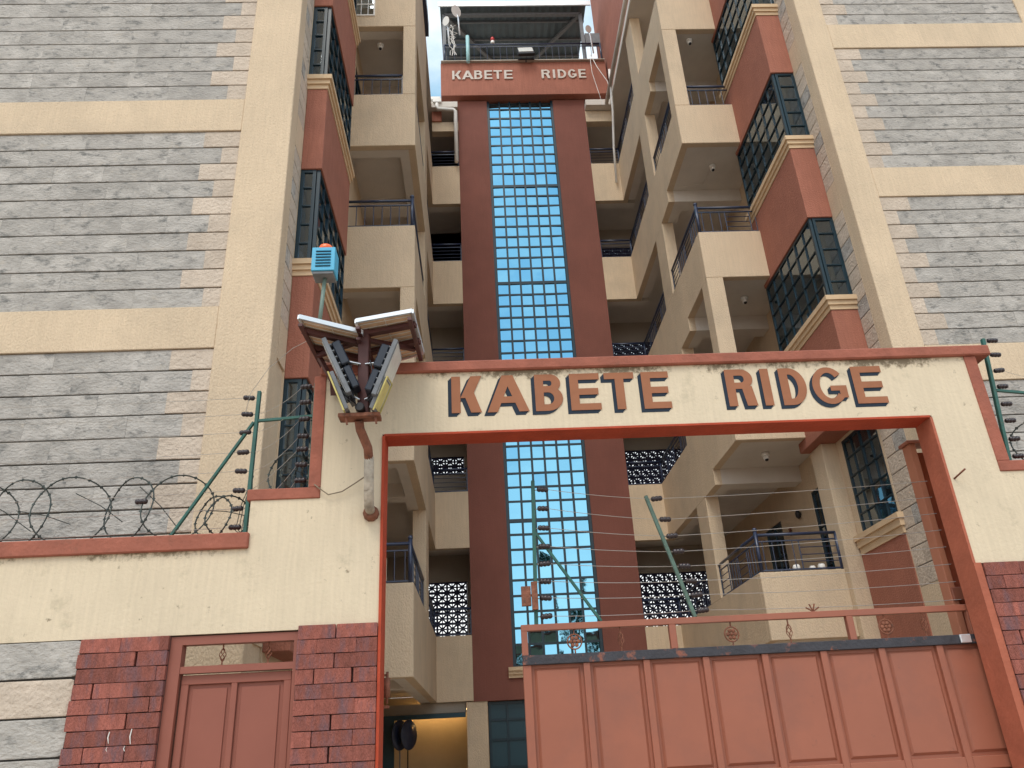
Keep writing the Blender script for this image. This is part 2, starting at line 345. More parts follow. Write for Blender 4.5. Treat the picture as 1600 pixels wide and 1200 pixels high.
def railing(parent, p0, p1, z, h, pattern, posts=(True, True), step=0.13, ball=(False, False)):
    """guard rail of round bars between two points; pattern repeats 'v' (upright) and 'h' (lying) panels"""
    p0 = Vector((p0[0], p0[1], 0)); p1 = Vector((p1[0], p1[1], 0)); L = (p1-p0).length; t = (p1-p0)/L
    b = MB(); b.tube([p0+V(0, 0, z+h), p1+V(0, 0, z+h)], .022, 8)
    b.bar(p0+V(0, 0, z+.03), p1+V(0, 0, z+.03), .025, .02); b.bar(p0+V(0, 0, z+h-.09), p1+V(0, 0, z+h-.09), .02, .016)
    for e_ in (.012, L-.012): b.bar(p0+t*e_+V(0, 0, z+.02), p0+t*e_+V(0, 0, z+h), .02, .02)
    for on, p, bl in zip(posts, (p0, p1), ball):
        if on:
            b.tube([p+V(0, 0, z), p+V(0, 0, z+h+(.05 if bl else 0))], .026, 8)
            if bl: b.lathe(p+V(0, 0, z+h+.04), [(.0, 0), (.025, .01), (.036, .035), (.025, .06), (.0, .07)], sides=10)
    r = b.build('railing', navy, parent)
    n = max(1, round(L/0.52)); seg = L/n; ang = math.atan2(t.y, t.x)
    for i in range(n):
        a = p0+t*seg*i; kind = pattern[i % len(pattern)]
        if kind == 'v':
            k = max(2, round(seg/step))
            for j in range(k):
                q = a+t*seg*(j+.5)/k
                upart('bar', 'bar', mk_cyl, navy, r, (q.x, q.y, z+.03+(h-.12)/2), (.014, .014, h-.13))
        else:
            for e in (0.02, seg-0.02):
                q = a+t*e; upart('bar', 'bar', mk_cyl, navy, r, (q.x, q.y, z+.03+(h-.12)/2), (.018, .018, h-.13))
            for j in range(3):
                q = a+t*seg/2; zz = z+.03+(h-.12)*(j+1)/4
                upart('bar', 'bar', mk_cyl, navy, r, (q.x, q.y, zz), (.014, .014, seg-.04), (0, math.pi/2, ang))
    return r

# ------------------------------------------------------------------ ground
def sheet(name, x0, x1, y0, y1, z, m_):
    o = MB().poly([(x0, y0, z), (x1, y0, z), (x1, y1, z), (x0, y1, z)]).build(name, m_); return tag(o, kind='structure')
sheet('ground', -400, 400, -400, 400, -0.02, murram)
sheet('road', -60, 60, -9.5, -3.2, -0.012, asphalt)
sheet('pavement', -60, 60, -3.0, 5.6, 0.0, paver)
sheet('courtyard', -12, 14, 5.6, 22, 0.004, paver)
kb = MB()
for i in range(60): kb.box(-30+i+.01, -29+i-.01, -3.2, -3.0, -.02, .11)
tag(kb.build('kerb', mat('kerb_concrete', (.42, .40, .37), .9), None, bevel=.01), kind='structure')

# ------------------------------------------------------------------ building levels
Bz = [2.516, 5.327, 8.130, 10.917, 13.717]     # undersides of the five balcony parapets
PH = 1.15
YT = 15.5
XL, XR = -0.857, 3.79

def stone_panel(parent, x0, x1, yf, z0, n, h, quoin_side, n_min=0.38, n_max=0.62, xlimit=None):
    """n courses of grey stones, pale quoins against the column"""
    box('mortar_bed', mortar, parent, x0, x1, yf+.020, yf+.10, z0, z0+n*h)
    for j in range(n):
        za, zb = z0+j*h+.009, z0+(j+1)*h-.007
        short = (j % 2 == 0)
        q = (0.20 if short else 0.40)+rnd(-.02, .03)
        def st(a, b, m_, nm, dy):
            sd_ = random.randrange(6); upart(nm, 'course%d' % sd_, mk_course(sd_), m_, parent, ((a+b)/2, yf+.03+dy, (za+zb)/2), (b-a-.0012, .06, zb-za))
        if quoin_side > 0: st(x1-q, x1, quoin_m, 'quoin_stone', -.004); u, e, sg = x1-q, x0, -1
        else: st(x0, x0+q, quoin_m, 'quoin_stone', -.004); u, e, sg = x0+q, x1, 1
        while (e-u)*sg > 0.05:
            w = rnd(n_min, n_max)
            if (e-u)*sg-w < .2: w = (e-u)*sg
            a, b = sorted((u, u+sg*w)); st(a, b, stone_m, 'stone', rnd(-.0012, .0012)); u += sg*w
def quoin_strip(parent, xc, y0, y1, z0, z1, out, h=.233):
    """stones showing on the side face of a column"""
    n = round((z1-z0)/h); h = (z1-z0)/n
    lo, hi = sorted((xc-out*.10, xc-out*.012)); box('mortar_bed', mortar, parent, lo, hi, y0, y1, z0, z1)
    for j in range(n):
        za, zb = z0+j*h+.006, z0+(j+1)*h-.006
        cuts = [y0, y1] if j % 2 == 0 else [y0, y0+(y1-y0)*.55, y1]
        for k, (a, b) in enumerate(zip(cuts, cuts[1:])):
            m_ = stone_m if (j+k) % 4 == 3 else quoin_m
            upart('quoin_stone' if m_ is quoin_m else 'stone', 'stoneY%d' % random.randrange(6), mk_cube_b, m_, parent, (xc-out*.035, (a+b)/2, (za+zb)/2), (.07, b-a-.005, zb-za))
def mk_cube_b(bm):
    bmesh.ops.create_cube(bm, size=1); bmesh.ops.bevel(bm, geom=bm.edges[:], offset=.03, segments=1, affect='EDGES')

def side_wall(parent, xa, xb, y0, y1, z0, z1, holes, m_):
    """wall in the x=const plane with rectangular openings (ya,yb,za,zb); built from butted blocks"""
    ys = sorted(v for v in {y0, y1, *[h[0] for h in holes], *[h[1] for h in holes]} if y0 <= v <= y1)
    b = MB()
    for a, c in zip(ys, ys[1:]):
        hs = sorted([h for h in holes if h[0] <= a+1e-6 and h[1] >= c-1e-6], key=lambda h: h[2]); z = z0
        for h in hs:
            if h[2] > z: b.box(xa, xb, a, c, z, h[2])
            z = h[3]
        if z < z1: b.box(xa, xb, a, c, z, z1)
    return b.build('side_wall', m_, parent)

def bay(parent, xw, xo, y0, y1, levels, out, ncol):
    """terracotta bay with cornice and wrap-round window; levels = list of (z_red_bottom, z_cornice_top, z_next_red_bottom)"""
    for zr, zc, zn in levels:
        lo, hi = sorted((xw, xo))
        box('bay_wall', terra, parent, lo, hi, y0, y1, zr, zc-.2, bevel=.006)
        co = MB()
        for i, (p, za, zb) in enumerate(((.012, zc-.2, zc-.135), (.035, zc-.135, zc-.07), (.06, zc-.07, zc))):
            l2, h2 = sorted((xw, xo+out*p)); co.box(l2, h2, y0-p, y1+p*.5, za, zb)
        co.build('cornice', corn, parent)
        if zn is None: continue
        ins = .03
        window(parent, 'x', xo-out*ins, y0+ins, y1, zc, zn, ncol, 5, out)
        a, b = sorted((xw+out*.0, xo-out*(ins+.035)))
        if out < 0: window(parent, 'y', y0+ins, a+.005, b+.0, zc, zn, 1, 5, -1)
        else: window(parent, 'y', y0+ins, a, b-.005, zc, zn, 1, 5, -1)

def interior(parent, x0, x1, y0, y1, z0, z1):
    """dark room shell behind the windows"""
    b = MB(); b.box(x0, x1, y0, y1, z0-.04, z0); b.box(x0, x1, y0, y1, z1, z1+.04)
    return b.build('room_floor', dark_in, parent)

def camera_dome(x, y, z, label):
    t = thing('security_camera', (x, y, z), label, 'security camera', 'dome cameras under the balconies')
    MB().lathe((x, y, z-.05), [(.058, .05), (.062, .02), (.055, 0)], sides=16).build('mount', whitep, t)
    MB().lathe((x, y, z-.13), [(.001, 0), (.02, .004), (.037, .02), (.045, .045), (.046, .08)], sides=14).build('dome', whitep, t)
    MB().lathe((x, y-.012, z-.135), [(.001, 0), (.018, .002), (.028, .016), (.03, .03)], sides=12).build('lens', black, t)

# breeze block with petal openings
def mk_block(bm):
    b = MB(); b.bm.free(); b.bm = bm
    w = .5
    for s in (-1, 1):
        b.box(-w, w, -.4, .4, s*w-(.10 if s > 0 else 0), s*w+(.10 if s < 0 else 0)); b.box(s*w-(.10 if s > 0 else 0), s*w+(.10 if s < 0 else 0), -.4, .4, -w+.10, w-.10)
    for a in (45, 135):
        M = Matrix.Rotation(math.radians(a), 4, 'Y'); b.box(-.60, .60, -.38 if a == 45 else -.37, .38 if a == 45 else .37, -.065, .065, M)
    for a in (0, 90):
        M = Matrix.Rotation(math.radians(a), 4, 'Y'); b.box(-.45, .45, -.36 if a == 0 else -.35, .36 if a == 0 else .35, -.045, .045, M)
    b.bm.faces.ensure_lookup_table()
def screen(parent, x0, x1, y, z0, z1, s=.212):
    nx = int((x1-x0)/s); nz = int((z1-z0)/s)
    for i in range(nx):
        for j in range(nz):
            upart('breeze_block', 'breeze_block', mk_block, block_m, parent, (x0+(i+.5)*s, y, z1-(j+.5)*s), (s, .09, s))
    return x0+nx*s, z1-nz*s

def wing(side, name, label):
    out = 1 if side == 'L' else -1
    L = side == 'L'
    yf = 7.02 if L else 8.54              # front plane
    xw = -2.0 if L else 5.2               # court-side wall plane
    xcol = -2.56 if L else 5.61           # edge of stone panels
    xo = -1.748 if L else 4.83            # bay face
    by0, by1 = (7.6, 9.45) if L else (9.08, 11.0)
    yp = 10.34 if L else 10.70            # balcony front
    xs = XL if L else XR                  # corridor parapet plane
    xfar = -9.0 if L else 12.6
    ztop = 16.9
    t = thing(name, ((xfar+xw)/2, 12, 0), label, 'apartment block')
    # front frame
    bands = [5.39, 8.19, 10.99, 13.79] if L else [5.45, 8.25, 11.05, 13.85]
    if L: bands = [2.59]+bands
    else: bands = [2.65]+bands
    bh = .475 if L else .50
    lo, hi = sorted((xcol, xw))
    b = MB(); b.box(lo, hi, yf, yf+.25, 0, ztop); b.build('column', cream, t, bevel=.008)
    pan_hi = -5.9 if L else 8.75
    a, c = sorted((xfar, xcol))
    for z in bands: box('floor_band', cream, t, a, c, yf+.001, yf+.2, z, z+bh, bevel=.006)
    if not L: box('column', cream, t, 8.75, 9.4, yf+.002, yf+.25, 0, ztop, bevel=.008)
    for z, zn in zip(bands, bands[1:]+[bands[-1]+2.8]):
        z0 = z+bh; n = 10; h = (zn-z0)/n
        if z > 12: continue
        if L: stone_panel(t, pan_hi if z > 5 else -5.0, xcol, yf+.022, z0, n, h, 1, .42, .7)
        else: stone_panel(t, xcol, pan_hi, yf+.022, z0, n, h, -1, .42, .7)
        ys0, ys1 = (yf+.25, by0) if L else (8.80, 9.35)
        if z > 4 or not L: quoin_strip(t, xw, ys0, ys1 if not L else 7.59, z0, zn, out)
    # plain front wall behind the panels, roof and back
    front = MB(); front.box(a, c, yf+.2, yf+.4, 0, ztop); front.build('front_wall', cream_in, t)
    box('roof', cream_in, t, a, c, yf+.4, 18, ztop-.15, ztop)
    box('rear_wall', cream_in, t, *sorted((xfar, xw)), 18, 18.2, 0, ztop-.16)
    ee = xw-out*3.2
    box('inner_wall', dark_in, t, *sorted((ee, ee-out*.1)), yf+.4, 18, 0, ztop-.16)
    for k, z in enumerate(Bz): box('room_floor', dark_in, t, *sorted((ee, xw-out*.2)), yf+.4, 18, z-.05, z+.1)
    # court-side wall with window openings
    r = [5.31, 8.11, 10.91, 13.71] if L else [5.44, 8.33, 11.13, 13.93]
    holes = []
    for zr in r[0:]:
        zc = zr-1.33
        if not L and zr < 6: continue
        holes.append((by0+.01, by1, zc, zr))
    narrow = []
    if L:
        narrow = [(10.9, 13.0, 12.2, 13.35)]
    else:
        holes.append((9.40, 10.42, 4.06, 5.40))
        for zb in Bz[:4]: narrow.append((11.35, 11.78, zb+.30, zb+2.55))
        narrow += [(13.2, 14.0, Bz[0]+.30, Bz[0]+2.5)]
    holes += narrow
    y_start = by0 if L else 9.35
    lo, hi = sorted((xw, xw-out*.2))
    side_wall(t, lo, hi, y_start, 18, 0, ztop-.16, holes, cream)
    if L: box('column_side', cream, t, -2.19, -2.021, yf+.25, by0, 0, ztop-.16)
    else: box('column_side', cream, t, 5.215+.08, 5.40, yf+.25, 9.35, 0, ztop-.16)
    # strips of plaster between the stone panels on the side face
    for z in bands:
        y1_ = by0 if L else 9.35
        lo2, hi2 = sorted((xw-out*.0, xw-out*(.02 if L else .09)))
        box('floor_band', cream, t, lo2, hi2, yf+.25, y1_, z, z+bh)
    if not L: box('column_side', cream, t, 5.2, 5.29, yf+.25-.0, 8.80, 2.65+bh+.0, 5.45)
    if not L: box('column_side', cream, t, 5.2, 5.29, yf+.25, 9.35, 0, 2.65)
    if not L:
        for z, zn in zip(bands[1:], bands[2:]): box('column_side', cream, t, 5.2, 5.29, yf+.25, 8.80, z+bh, zn)
    # bays
    lv = []
    if L:
        lv = [(2.55, 3.98, 5.31), (5.31, 6.78, 8.11), (8.11, 9.59, 10.91), (10.91, 12.39, 13.71), (13.71, 15.2, None)]
    else:
        lv = [(5.44, 7.0, 8.33), (8.33, 9.79, 11.13), (11.13, 12.6, 13.93), (13.93, 15.4, None)]
    bay(t, xw, xo, by0, by1, lv, out, 6)
    if not L:     # first-floor flush window with its sill and terracotta field below
        window(t, 'x', 5.212, 9.40, 10.42, 4.06, 5.40, 4, 5, -1)
        co = MB(); co.box(5.12, 5.2, 9.30, 10.56, 3.99, 4.06); co.box(5.145, 5.2, 9.32, 10.55, 3.90, 3.99); co.box(5.17, 5.2, 9.34, 10.54, 3.81, 3.90)
        co.build('cornice', corn, t)
        box('wall_panel', terra, t, 5.185, 5.2, 9.36, 10.575, 2.4, 3.81)
        box('pilaster', cream, t, 4.97, 5.2, 10.58, 10.98, 0, 5.44, bevel=.006)
    for (ya, yb, za, zb) in narrow: window(t, 'x', xw-out*.02, ya, yb, za, zb, 2 if yb-ya < 1 else 6, 4, out, curtain=False, name='window')
    # balconies and corridor parapets
    of = 0.0 if L else .26                # the right-hand balconies are shallower below
    th = .12
    pil_y0, pil_y1 = (12.75, 13.35) if L else (12.65, 13.25)
    yc = 12.0
    bx_in = xw
    for k, z in enumerate(Bz):
        T = z+PH
        xe = xw if not (L is False and k == 0) else 4.97
        a, c = sorted((xs, xe))
        # front parapet
        box('parapet', cream, t, a, c, yp, yp+th, z+of, T, bevel=.008)
        # side parapet: front stretch and the long stretch back to the tower
        a2, c2 = sorted((xs, xs-out*th))
        box('parapet', cream, t, a2, c2, yp+th, yc, z+of, T-.001)
        box('parapet', cream, t, a2, c2, yc, YT, z, T)
        # rear run to the tower
        tx = -.19 if L else 3.1
        a3, c3 = sorted((tx, xs-out*th))
        box('parapet', cream, t, a3, c3, YT, YT+th, z, T+.001)
        # slab, edge beams
        e0, e1 = sorted((xs-out*th, xw))
        box('balcony_slab', soffit_m, t, e0, e1, yp+th, yc, z+max(of, .0)+(.003 if not L else .22), z+.42)
        box('corridor_slab', soffit_m, t, e0, e1, yc+.3, 17.1, z+.22, z+.42)
        if L:
            box('edge_beam', soffit_m, t, e0, e1, yp+th, yp+.30, z+.003, z+.215)
            box('edge_beam', soffit_m, t, *sorted((xs-out*th, xs-out*.27)), yp+.30, yc, z+.003, z+.215)
        box('cross_beam', soffit_m, t, e0, e1, yc, yc+.3, z+.003, z+.42)
        box('edge_beam', soffit_m, t, *sorted((xs-out*th, xs-out*.30)), yc+.3, YT, z+.004, z+.216)
        g0, g1 = sorted((xs-out*.31, tx))
        box('edge_beam', soffit_m, t, g0, g1, YT+th, YT+.34, z+.004, z+.30)
        box('corridor_slab', soffit_m, t, *sorted((xs-out*th, tx)), YT+.34, 17.1, z+.22, z+.42)
        # pillars: the set-back one on every floor, the corner one on alternate floors
        nz = Bz[k+1] if k < 4 else 16.6
        p0, p1 = sorted((xs, xs-out*.22))
        box('pillar', cream, t, p0, p1, pil_y0, pil_y1, T, nz, bevel=.006)
        if k in (1, 3):
            q0, q1 = sorted((xs, xs-out*(.22 if L else .27)))
            box('pillar', cream, t, q0, q1, yp+.001, yp+.30, T, nz+of, bevel=.006)
            q_in = xs-out*(.22 if L else .27)
            railing(t, (q_in, yp+.05), (xw, yp+.05), T, .48, 'v', (False, False), .14)
            railing(t, (xs-out*.05, yp+.32), (xs-out*.05, pil_y0), T, .48, 'hv', (False, False))
        elif k < 4:
            railing(t, (xs-out*.05, yp+.05), (xe, yp+.05), T, .52, 'vh' if not L else 'v', (True, not L and k == 0), .15, (True, False))
            railing(t, (xs-out*.05, yp+.05), (xs-out*.05, pil_y0), T, .52, 'vh', (False, False))
        railing(t, (xs-out*.05, pil_y1), (xs-out*.05, YT+.05), T, .50, 'vh', (False, True))
        railing(t, (xs-out*.05, YT+.05), (tx, YT+.05), T, .50, 'hv', (False, False))
        # pierced block screen at the back of the corridor
        sx0, sx1 = (-1.98, -.19) if L else (3.1, 5.18)
        if k < (2 if L else 4):
            ex, zlow = screen(t, sx0, sx1, 17.05, z+(1.15 if not (L and k == 1) else 1.99), z+2.45)
            box('rear_wall_panel', cream_in, t, sx0, sx1, 17.0, 17.1, z+.42, zlow-.003)
            box('rear_wall_panel', cream_in, t, sx0, sx1, 17.0, 17.1, z+2.453, nz+.21)
            if sx1-ex > .02: box('rear_wall_panel', cream_in, t, ex+.002, sx1, 17.0, 17.1, zlow, z+2.45)
        else: box('rear_wall_panel', cream_in, t, sx0, sx1, 17.0, 17.1, z+.42, 16.6)
    # top floor and roof edge
    e0, e1 = sorted((xs+out*.0, xw))
    if L:
        side = MB(); side.box(xs-.12, xs, yp, 12.9, Bz[4]+PH, 16.9); side.build('side_wall_top', cream, t)
        hz0, hz1 = 13.98, 14.75
        w = MB(); w.box(-2.0, xs-.12, yp+.001, yp+.12, 14.867, 16.9); w.build('wall_above_balcony', cream, t)
        window(t, 'y', yp-.012, -1.98, -1.60, 13.98, 14.86, 3, 3, -1, heavy=0, frame=whitep, curtain=False, fw_=.025)
        MB().box(-.86, -.78, 10.2, 13.1, 16.6, 17.0).build('fascia', navy, t)
        box('roof_slab', soffit_m, t, -2.0, -.86, 10.3, 13.1, 16.9, 17.05)
        box('roof_slab', soffit_m, t, -2.0, -.857, 13.1, 15.3, 16.60, 16.75)
        box('roof_slab', soffit_m, t, -2.0, -.195, 15.3, 17.3, 16.62, 16.80)
    else:
        box('roof_slab', soffit_m, t, 3.74, 5.2, yp, 17.3, 16.62, 16.80)
        box('roof_slab', soffit_m, t, 3.105, 3.74, 15.3, 17.3, 16.62, 16.80)
        box('roof_parapet', terra, t, 3.80, 5.0, yp, 16.3, 16.80, 22.5)
        MB().tube([(3.64, 10.8, 16.66), (3.64, 15.3, 16.66)], .05, 10).build('gutter', soffit_m, t)
    return t

left = wing('L', 'apartment_block', 'cream apartment block on the left with terracotta bays and grey stone front')
right = wing('R', 'apartment_block', 'cream apartment block on the right with three terracotta bays above the sliding gate')

# ------------------------------------------------------------------ stair tower
tw = thing('stair_tower', (1.45, 16.3, 0), 'maroon stair tower in the middle with a tall strip of blue mirror glass', 'stair tower')
gx0, gx1 = .59, 2.25
GZ = [3.06, 5.84, 8.64, 11.45, 14.25, 17.05]
tb = MB()
tb.box(-.19, gx0-.03, YT, 17.1, 2.50, 17.0); tb.box(gx1+.03, 3.1, YT, 17.1, 2.50, 17.0)
tb.box(gx0-.03, gx1+.03, YT+.2, 17.1, 2.50, 17.0)
tb.box(gx0-.03, gx1+.03, YT, YT+.2, 2.50, GZ[0]-.19)
tb.build('tower_wall', maroon, tw)
sl = MB()
for i, (p, za, zb) in enumerate(((.10, 2.99, 3.055), (.07, 2.93, 2.99), (.04, 2.87, 2.93))): sl.box(gx0-.12, gx1+.12, YT-p, YT+.14, za, zb)
sl.build('window_sill', corn, tw)
fr = MB()
fr.box(gx0-.03, gx0+.03, YT+.03, YT+.12, GZ[0], 17.0); fr.box(gx1-.03, gx1+.03, YT+.03, YT+.12, GZ[0], 17.0)
cols = [gx0+.03+(gx1-gx0-.06)*i/6 for i in range(7)]
for x in cols[1:-1]: fr.box(x-.022, x+.022, YT+.045, YT+.09, GZ[0], 17.0)
wf = fr.build('window_frame', teal, tw)
rows = []
for s in range(5):
    z = GZ[s]; zs = [z, z+.40]+[z+.40+.2999*(i+1) for i in range(8)]
    for i, (a, b) in enumerate(zip(zs, zs[1:])):
        rows.append((a, b))
        heavy = i == 0
        w = .036 if heavy else .021
        hb = MB()
        for c0, c1 in zip(cols, cols[1:]): hb.box(c0+(.022 if c0 > cols[0] else 0), c1-(.022 if c1 < cols[-1] else 0), YT+.043 if heavy else YT+.05, YT+.092, a-w, a+w)
        hb.build('glazing_bar', teal, wf)
for (a, b) in rows:
    for c0, c1 in zip(cols, cols[1:]):
        if b > 16.99: b = 16.98
        o = pane(wf, c0+.010, c1-.010, YT+.066, YT+.072, a+.010, b-.010, mirror_m)
        o.rotation_euler = (rnd(-.03, .03), 0, rnd(-.03, .03))
# sign box, terrace and roof
box('sign_beam', terra, tw, -.61, 3.76, 15.33, 17.3, 17.03, 18.17, bevel=.008)
box('floor_slab', cream_in, tw, -.60, 3.74, 15.26, 17.3, 18.171, 18.20)
railing(tw, (-.50, 15.32), (3.68, 15.32), 18.20, .62, 'v', (True, True), .17)
for x in (-.50, 3.25):
    for y in (15.40, 17.2): box('roof_post', greyp, tw, x-.045, x+.045, y-.045, y+.045, 18.20, 20.02)
rb = MB(); RZ = 20.14
for i in range(20):
    x = -.60+i*.2
    rb.poly([(x, 15.17, RZ), (x+.1, 15.17, RZ+.03), (x+.1, 17.9, RZ+.03), (x, 17.9, RZ)], (0, 0, .004)); rb.poly([(x+.1, 15.17, RZ+.03), (x+.2, 15.17, RZ), (x+.2, 17.9, RZ), (x+.1, 17.9, RZ+.03)], (0, 0, .004))
rb.build('roof_sheet', tin, tw)
for y in (15.7, 16.3, 16.9, 17.5): MB().bar((-.60, y, RZ-.03), (3.40, y, RZ-.03), .04, .05).build('purlin', greyp, tw)
for a, b in (((-.5, 15.40, RZ-.10), (1.0, 17.2, RZ-.10)), ((3.25, 15.40, RZ-.10), (1.9, 17.2, RZ-.10)), ((-.5, 15.40, RZ-.11), (3.25, 15.40, RZ-.11)), ((-.5, 17.2, RZ-.11), (3.25, 17.2, RZ-.11))):
    MB().bar(a, b, .09, .07).build('roof_beam', greyp, tw)
MB().box(-.64, 3.52, 15.13, 15.165, RZ-.06, RZ+.10).build('fascia', silver, tw)
box('roof_fascia', greyp, tw, 3.32, 3.72, 15.4, 15.5, 18.9, 19.3)
box('rear_wall_panel', cream, tw, 3.1, 3.79, YT+.0, YT+.2, 16.25, 16.60)
box('rear_wall_panel', cream, tw, -.857, -.19, YT, YT+.2, 16.0, 16.30)
box('roof_fascia', terra, tw, -.857, -.61, YT-.05, YT+.2, 16.30, 16.86)
# gutter with downpipe on the left of the tower
gt = thing('gutter', (-.8, 15.35, 16.9), 'white roof gutter and elbowed downpipe left of the tower sign', 'gutter')
MB().box(-1.25, -.62, 15.28, 15.42, 16.87, 16.97).build('channel', whitep, gt, bevel=.01)
MB().box(-.82, -.60, 15.24, 15.44, 16.74, 16.868).build('outlet_box', whitep, gt, bevel=.01)
MB().tube([(-.72, 15.3, 16.74), (-.72, 15.3, 16.62), (-.69, 15.3, 16.55), (-.30, 15.3, 16.52), (-.25, 15.3, 16.46), (-.25, 15.36, 16.3), (-.25, 15.38, 14.9)], .05, 10).build('downpipe', whitep, gt)
# wing-side long downpipe (right)
dp = thing('drainpipe', (3.6, 15.0, 13), 'thin pale drainpipe hanging beside the right end of the tower sign', 'pipe')
MB().tube([(3.66, 14.6, 17.1), (3.68, 14.9, 16.0), (3.68, 15.3, 15.2), (3.66, 15.42, 14.2)], .03, 8).build('pipe_run', whitep, dp)

# ground floor below the tower
box('ground_column', cream, tw, -.32, .06, YT+.02, YT+.35, 0.01, 2.498)
box('soffit_beam', cream_in, tw, -2.0, -.33, YT+.1, YT+.35, 2.34, 2.51)
lw = box('lobby_wall', lobby, tw, -2.0, 3.1, 17.11, 17.2, 0.01, 2.735)
dr = thing('entrance_door', (.9, 15.6, 0), 'dark blue steel door with square panels under the stair tower', 'door')
MB().box(.07, 1.75, 15.62, 15.66, .01, 2.49).build('leaf', door_blue, dr)
db = MB()
for x in (.10, .42, .78, 1.14, 1.50): db.box(x-.02, x+.02, 15.59, 15.619, .01, 2.49)
for z in (.5, .95, 1.40, 1.85, 2.18, 2.46): db.box(.12, 1.48, 15.60, 15.617, z-.02, z+.02)
db.build('panel_moulding', teal, dr)
lf = thing('entrance_frame', (-1.0, 15.7, 0), 'dark blue metal door frame in front of the yellow lit lobby wall', 'door frame')
MB().box(-1.98, -1.62, 15.5, 15.56, .01, 2.33).build('post', door_blue, lf)
MB().box(-1.62, -.34, 15.5, 15.56, 2.25, 2.33).build('lintel', door_blue, lf)
# hose reel
hr = thing('hose_reel', (-1.42, 15.35, 1.2), 'round dark blue hose reel on a bracket in the entrance below the left balcony', 'hose reel')
for dx in (-.10, .06):
    MB().lathe((-1.42+dx, 15.30, 2.0), [(.02, 0), (.24, .005), (.25, .02), (.24, .035), (.02, .04)], axis=V(1, -.55, 0), sides=28).build('disc', navy, hr)
MB().tube([(-1.60, 15.42, 2.0), (-1.32, 15.28, 2.0)], .035, 10).build('axle', navy, hr)
MB().tube([(-1.36, 15.3, 1.95), (-1.36, 15.3, .05)], .012, 6).build('hose', black, hr)
MB().tube([(-1.50, 15.32, 1.95), (-1.50, 15.32, .05)], .012, 6).build('bracket', greyp, hr)

# lit lobby lamp (its warm glow is what the photograph shows)
ll = thing('lobby_lamp', (-.9, 16.85, 2.4), 'warm strip lamp above the lobby wall behind the left balcony', 'lamp')
em = bpy.data.materials.new('lamp_glow'); em.use_nodes = True; e_ = em.node_tree.nodes['Principled BSDF']
e_.inputs['Base Color'].default_value = (1, .8, .5, 1); e_.inputs['Emission Color'].default_value = (1, .62, .25, 1); e_.inputs['Emission Strength'].default_value = 14
MB().box(-1.5, -.35, 16.86, 16.90, 2.44, 2.465).build('tube', em, ll)
MB().box(-1.52, -.33, 16.85, 16.91, 2.466, 2.485).build('holder', whitep, ll)

# ------------------------------------------------------------------ tower items
def arc(cx, cz, rx, rz, a0, a1, n=12):
    return [(cx+rx*math.cos(math.radians(a0+(a1-a0)*i/n)), cz+rz*math.sin(math.radians(a0+(a1-a0)*i/n))) for i in range(n+1)]
def letter_quads(ch, x0, x1, z0, z1, w):
    """letter as quads: upright and level strokes, slanted strokes with level ends, curved bowls"""
    W = x1-x0; H = z1-z0; h = w*.80; zm = (z0+z1)/2; Q = []
    rect = lambda a, c, p, q: Q.append([(a, p), (c, p), (c, q), (a, q)])
    slant = lambda xb, zb, xt, zt, ww: Q.append([(xb, zb), (xb+ww, zb), (xt+ww, zt), (xt, zt)])
    def bowl(cx, cz, rx, rz, a0, a1, n=12):
        o = arc(cx, cz, rx, rz, a0, a1, n); i_ = arc(cx, cz, rx-w, rz-h, a0, a1, n)
        for k in range(n): Q.append([o[k], i_[k], i_[k+1], o[k+1]])
    if ch in 'KBETRDI' and ch != 'T': rect(x0, x0+w, z0, z1)
    if ch == 'K': slant(x0+w, zm-.10*H, x1-w*1.25, z1, w*1.25); slant(x1-w*1.25, z0, x0+w+.10*W, zm+.04*H, w*1.2)
    if ch == 'A':
        slant(x0, z0, (x0+x1)/2-w*.62, z1, w*1.15); slant(x1-w*1.15, z0, (x0+x1)/2-w*.53, z1, w*1.15); rect(x0+W*.26, x1-W*.26, z0+H*.24, z0+H*.24+h)
    if ch == 'E': rect(x0+w, x1, z1-h, z1); rect(x0+w, x1-W*.06, zm-h/2, zm+h/2); rect(x0+w, x1, z0, z0+h)
    if ch == 'T': rect((x0+x1-w)/2, (x0+x1+w)/2, z0, z1-h); rect(x0, x1, z1-h, z1)
    if ch == 'B':
        for p, q, e in ((zm, z1, .06), (z0, zm+h, 0)):
            rx = (q-p)/2*1.1; cx = x1-e*W-rx; rect(x0+w, cx, q-h, q); rect(x0+w, cx, p, p+h); bowl(cx, (p+q)/2, rx, (q-p)/2, -90, 90)
    if ch == 'R':
        p, q = zm-.04*H, z1; rx = (q-p)/2*1.1; cx = x1-.04*W-rx; rect(x0+w, cx, q-h, q); rect(x0+w, cx, p, p+h); bowl(cx, (p+q)/2, rx, (q-p)/2, -90, 90)
        slant(x1-w*1.2, z0, x0+w+.22*W, p+h*.4, w*1.2)
    if ch == 'D': rx = W*.62; cx = x1-rx; rect(x0+w, cx, z1-h, z1); rect(x0+w, cx, z0, z0+h); bowl(cx, zm, rx, H/2, -90, 90, 16)
    if ch == 'G': bowl((x0+x1)/2, zm, W/2, H/2, 38, 322, 24); rect(x1-w, x1, zm-H*.335, zm-h*.95); rect(x0+W*.52, x1, zm-h*.95, zm-h*.05)
    return Q
def letter_mesh(ch, x0, x1, z0, z1, w, y, th, dx=0, dz=0, eps=0, steps=(0,)):
    b = MB(); k = 0
    for st in steps:
        for q in letter_quads(ch, x0, x1, z0, z1, w):
            yy = y-k*.00004-eps; k += 1
            b.poly([V(px+dx*st, yy, pz+dz*st) for px, pz in q], (0, th, 0))
    return b
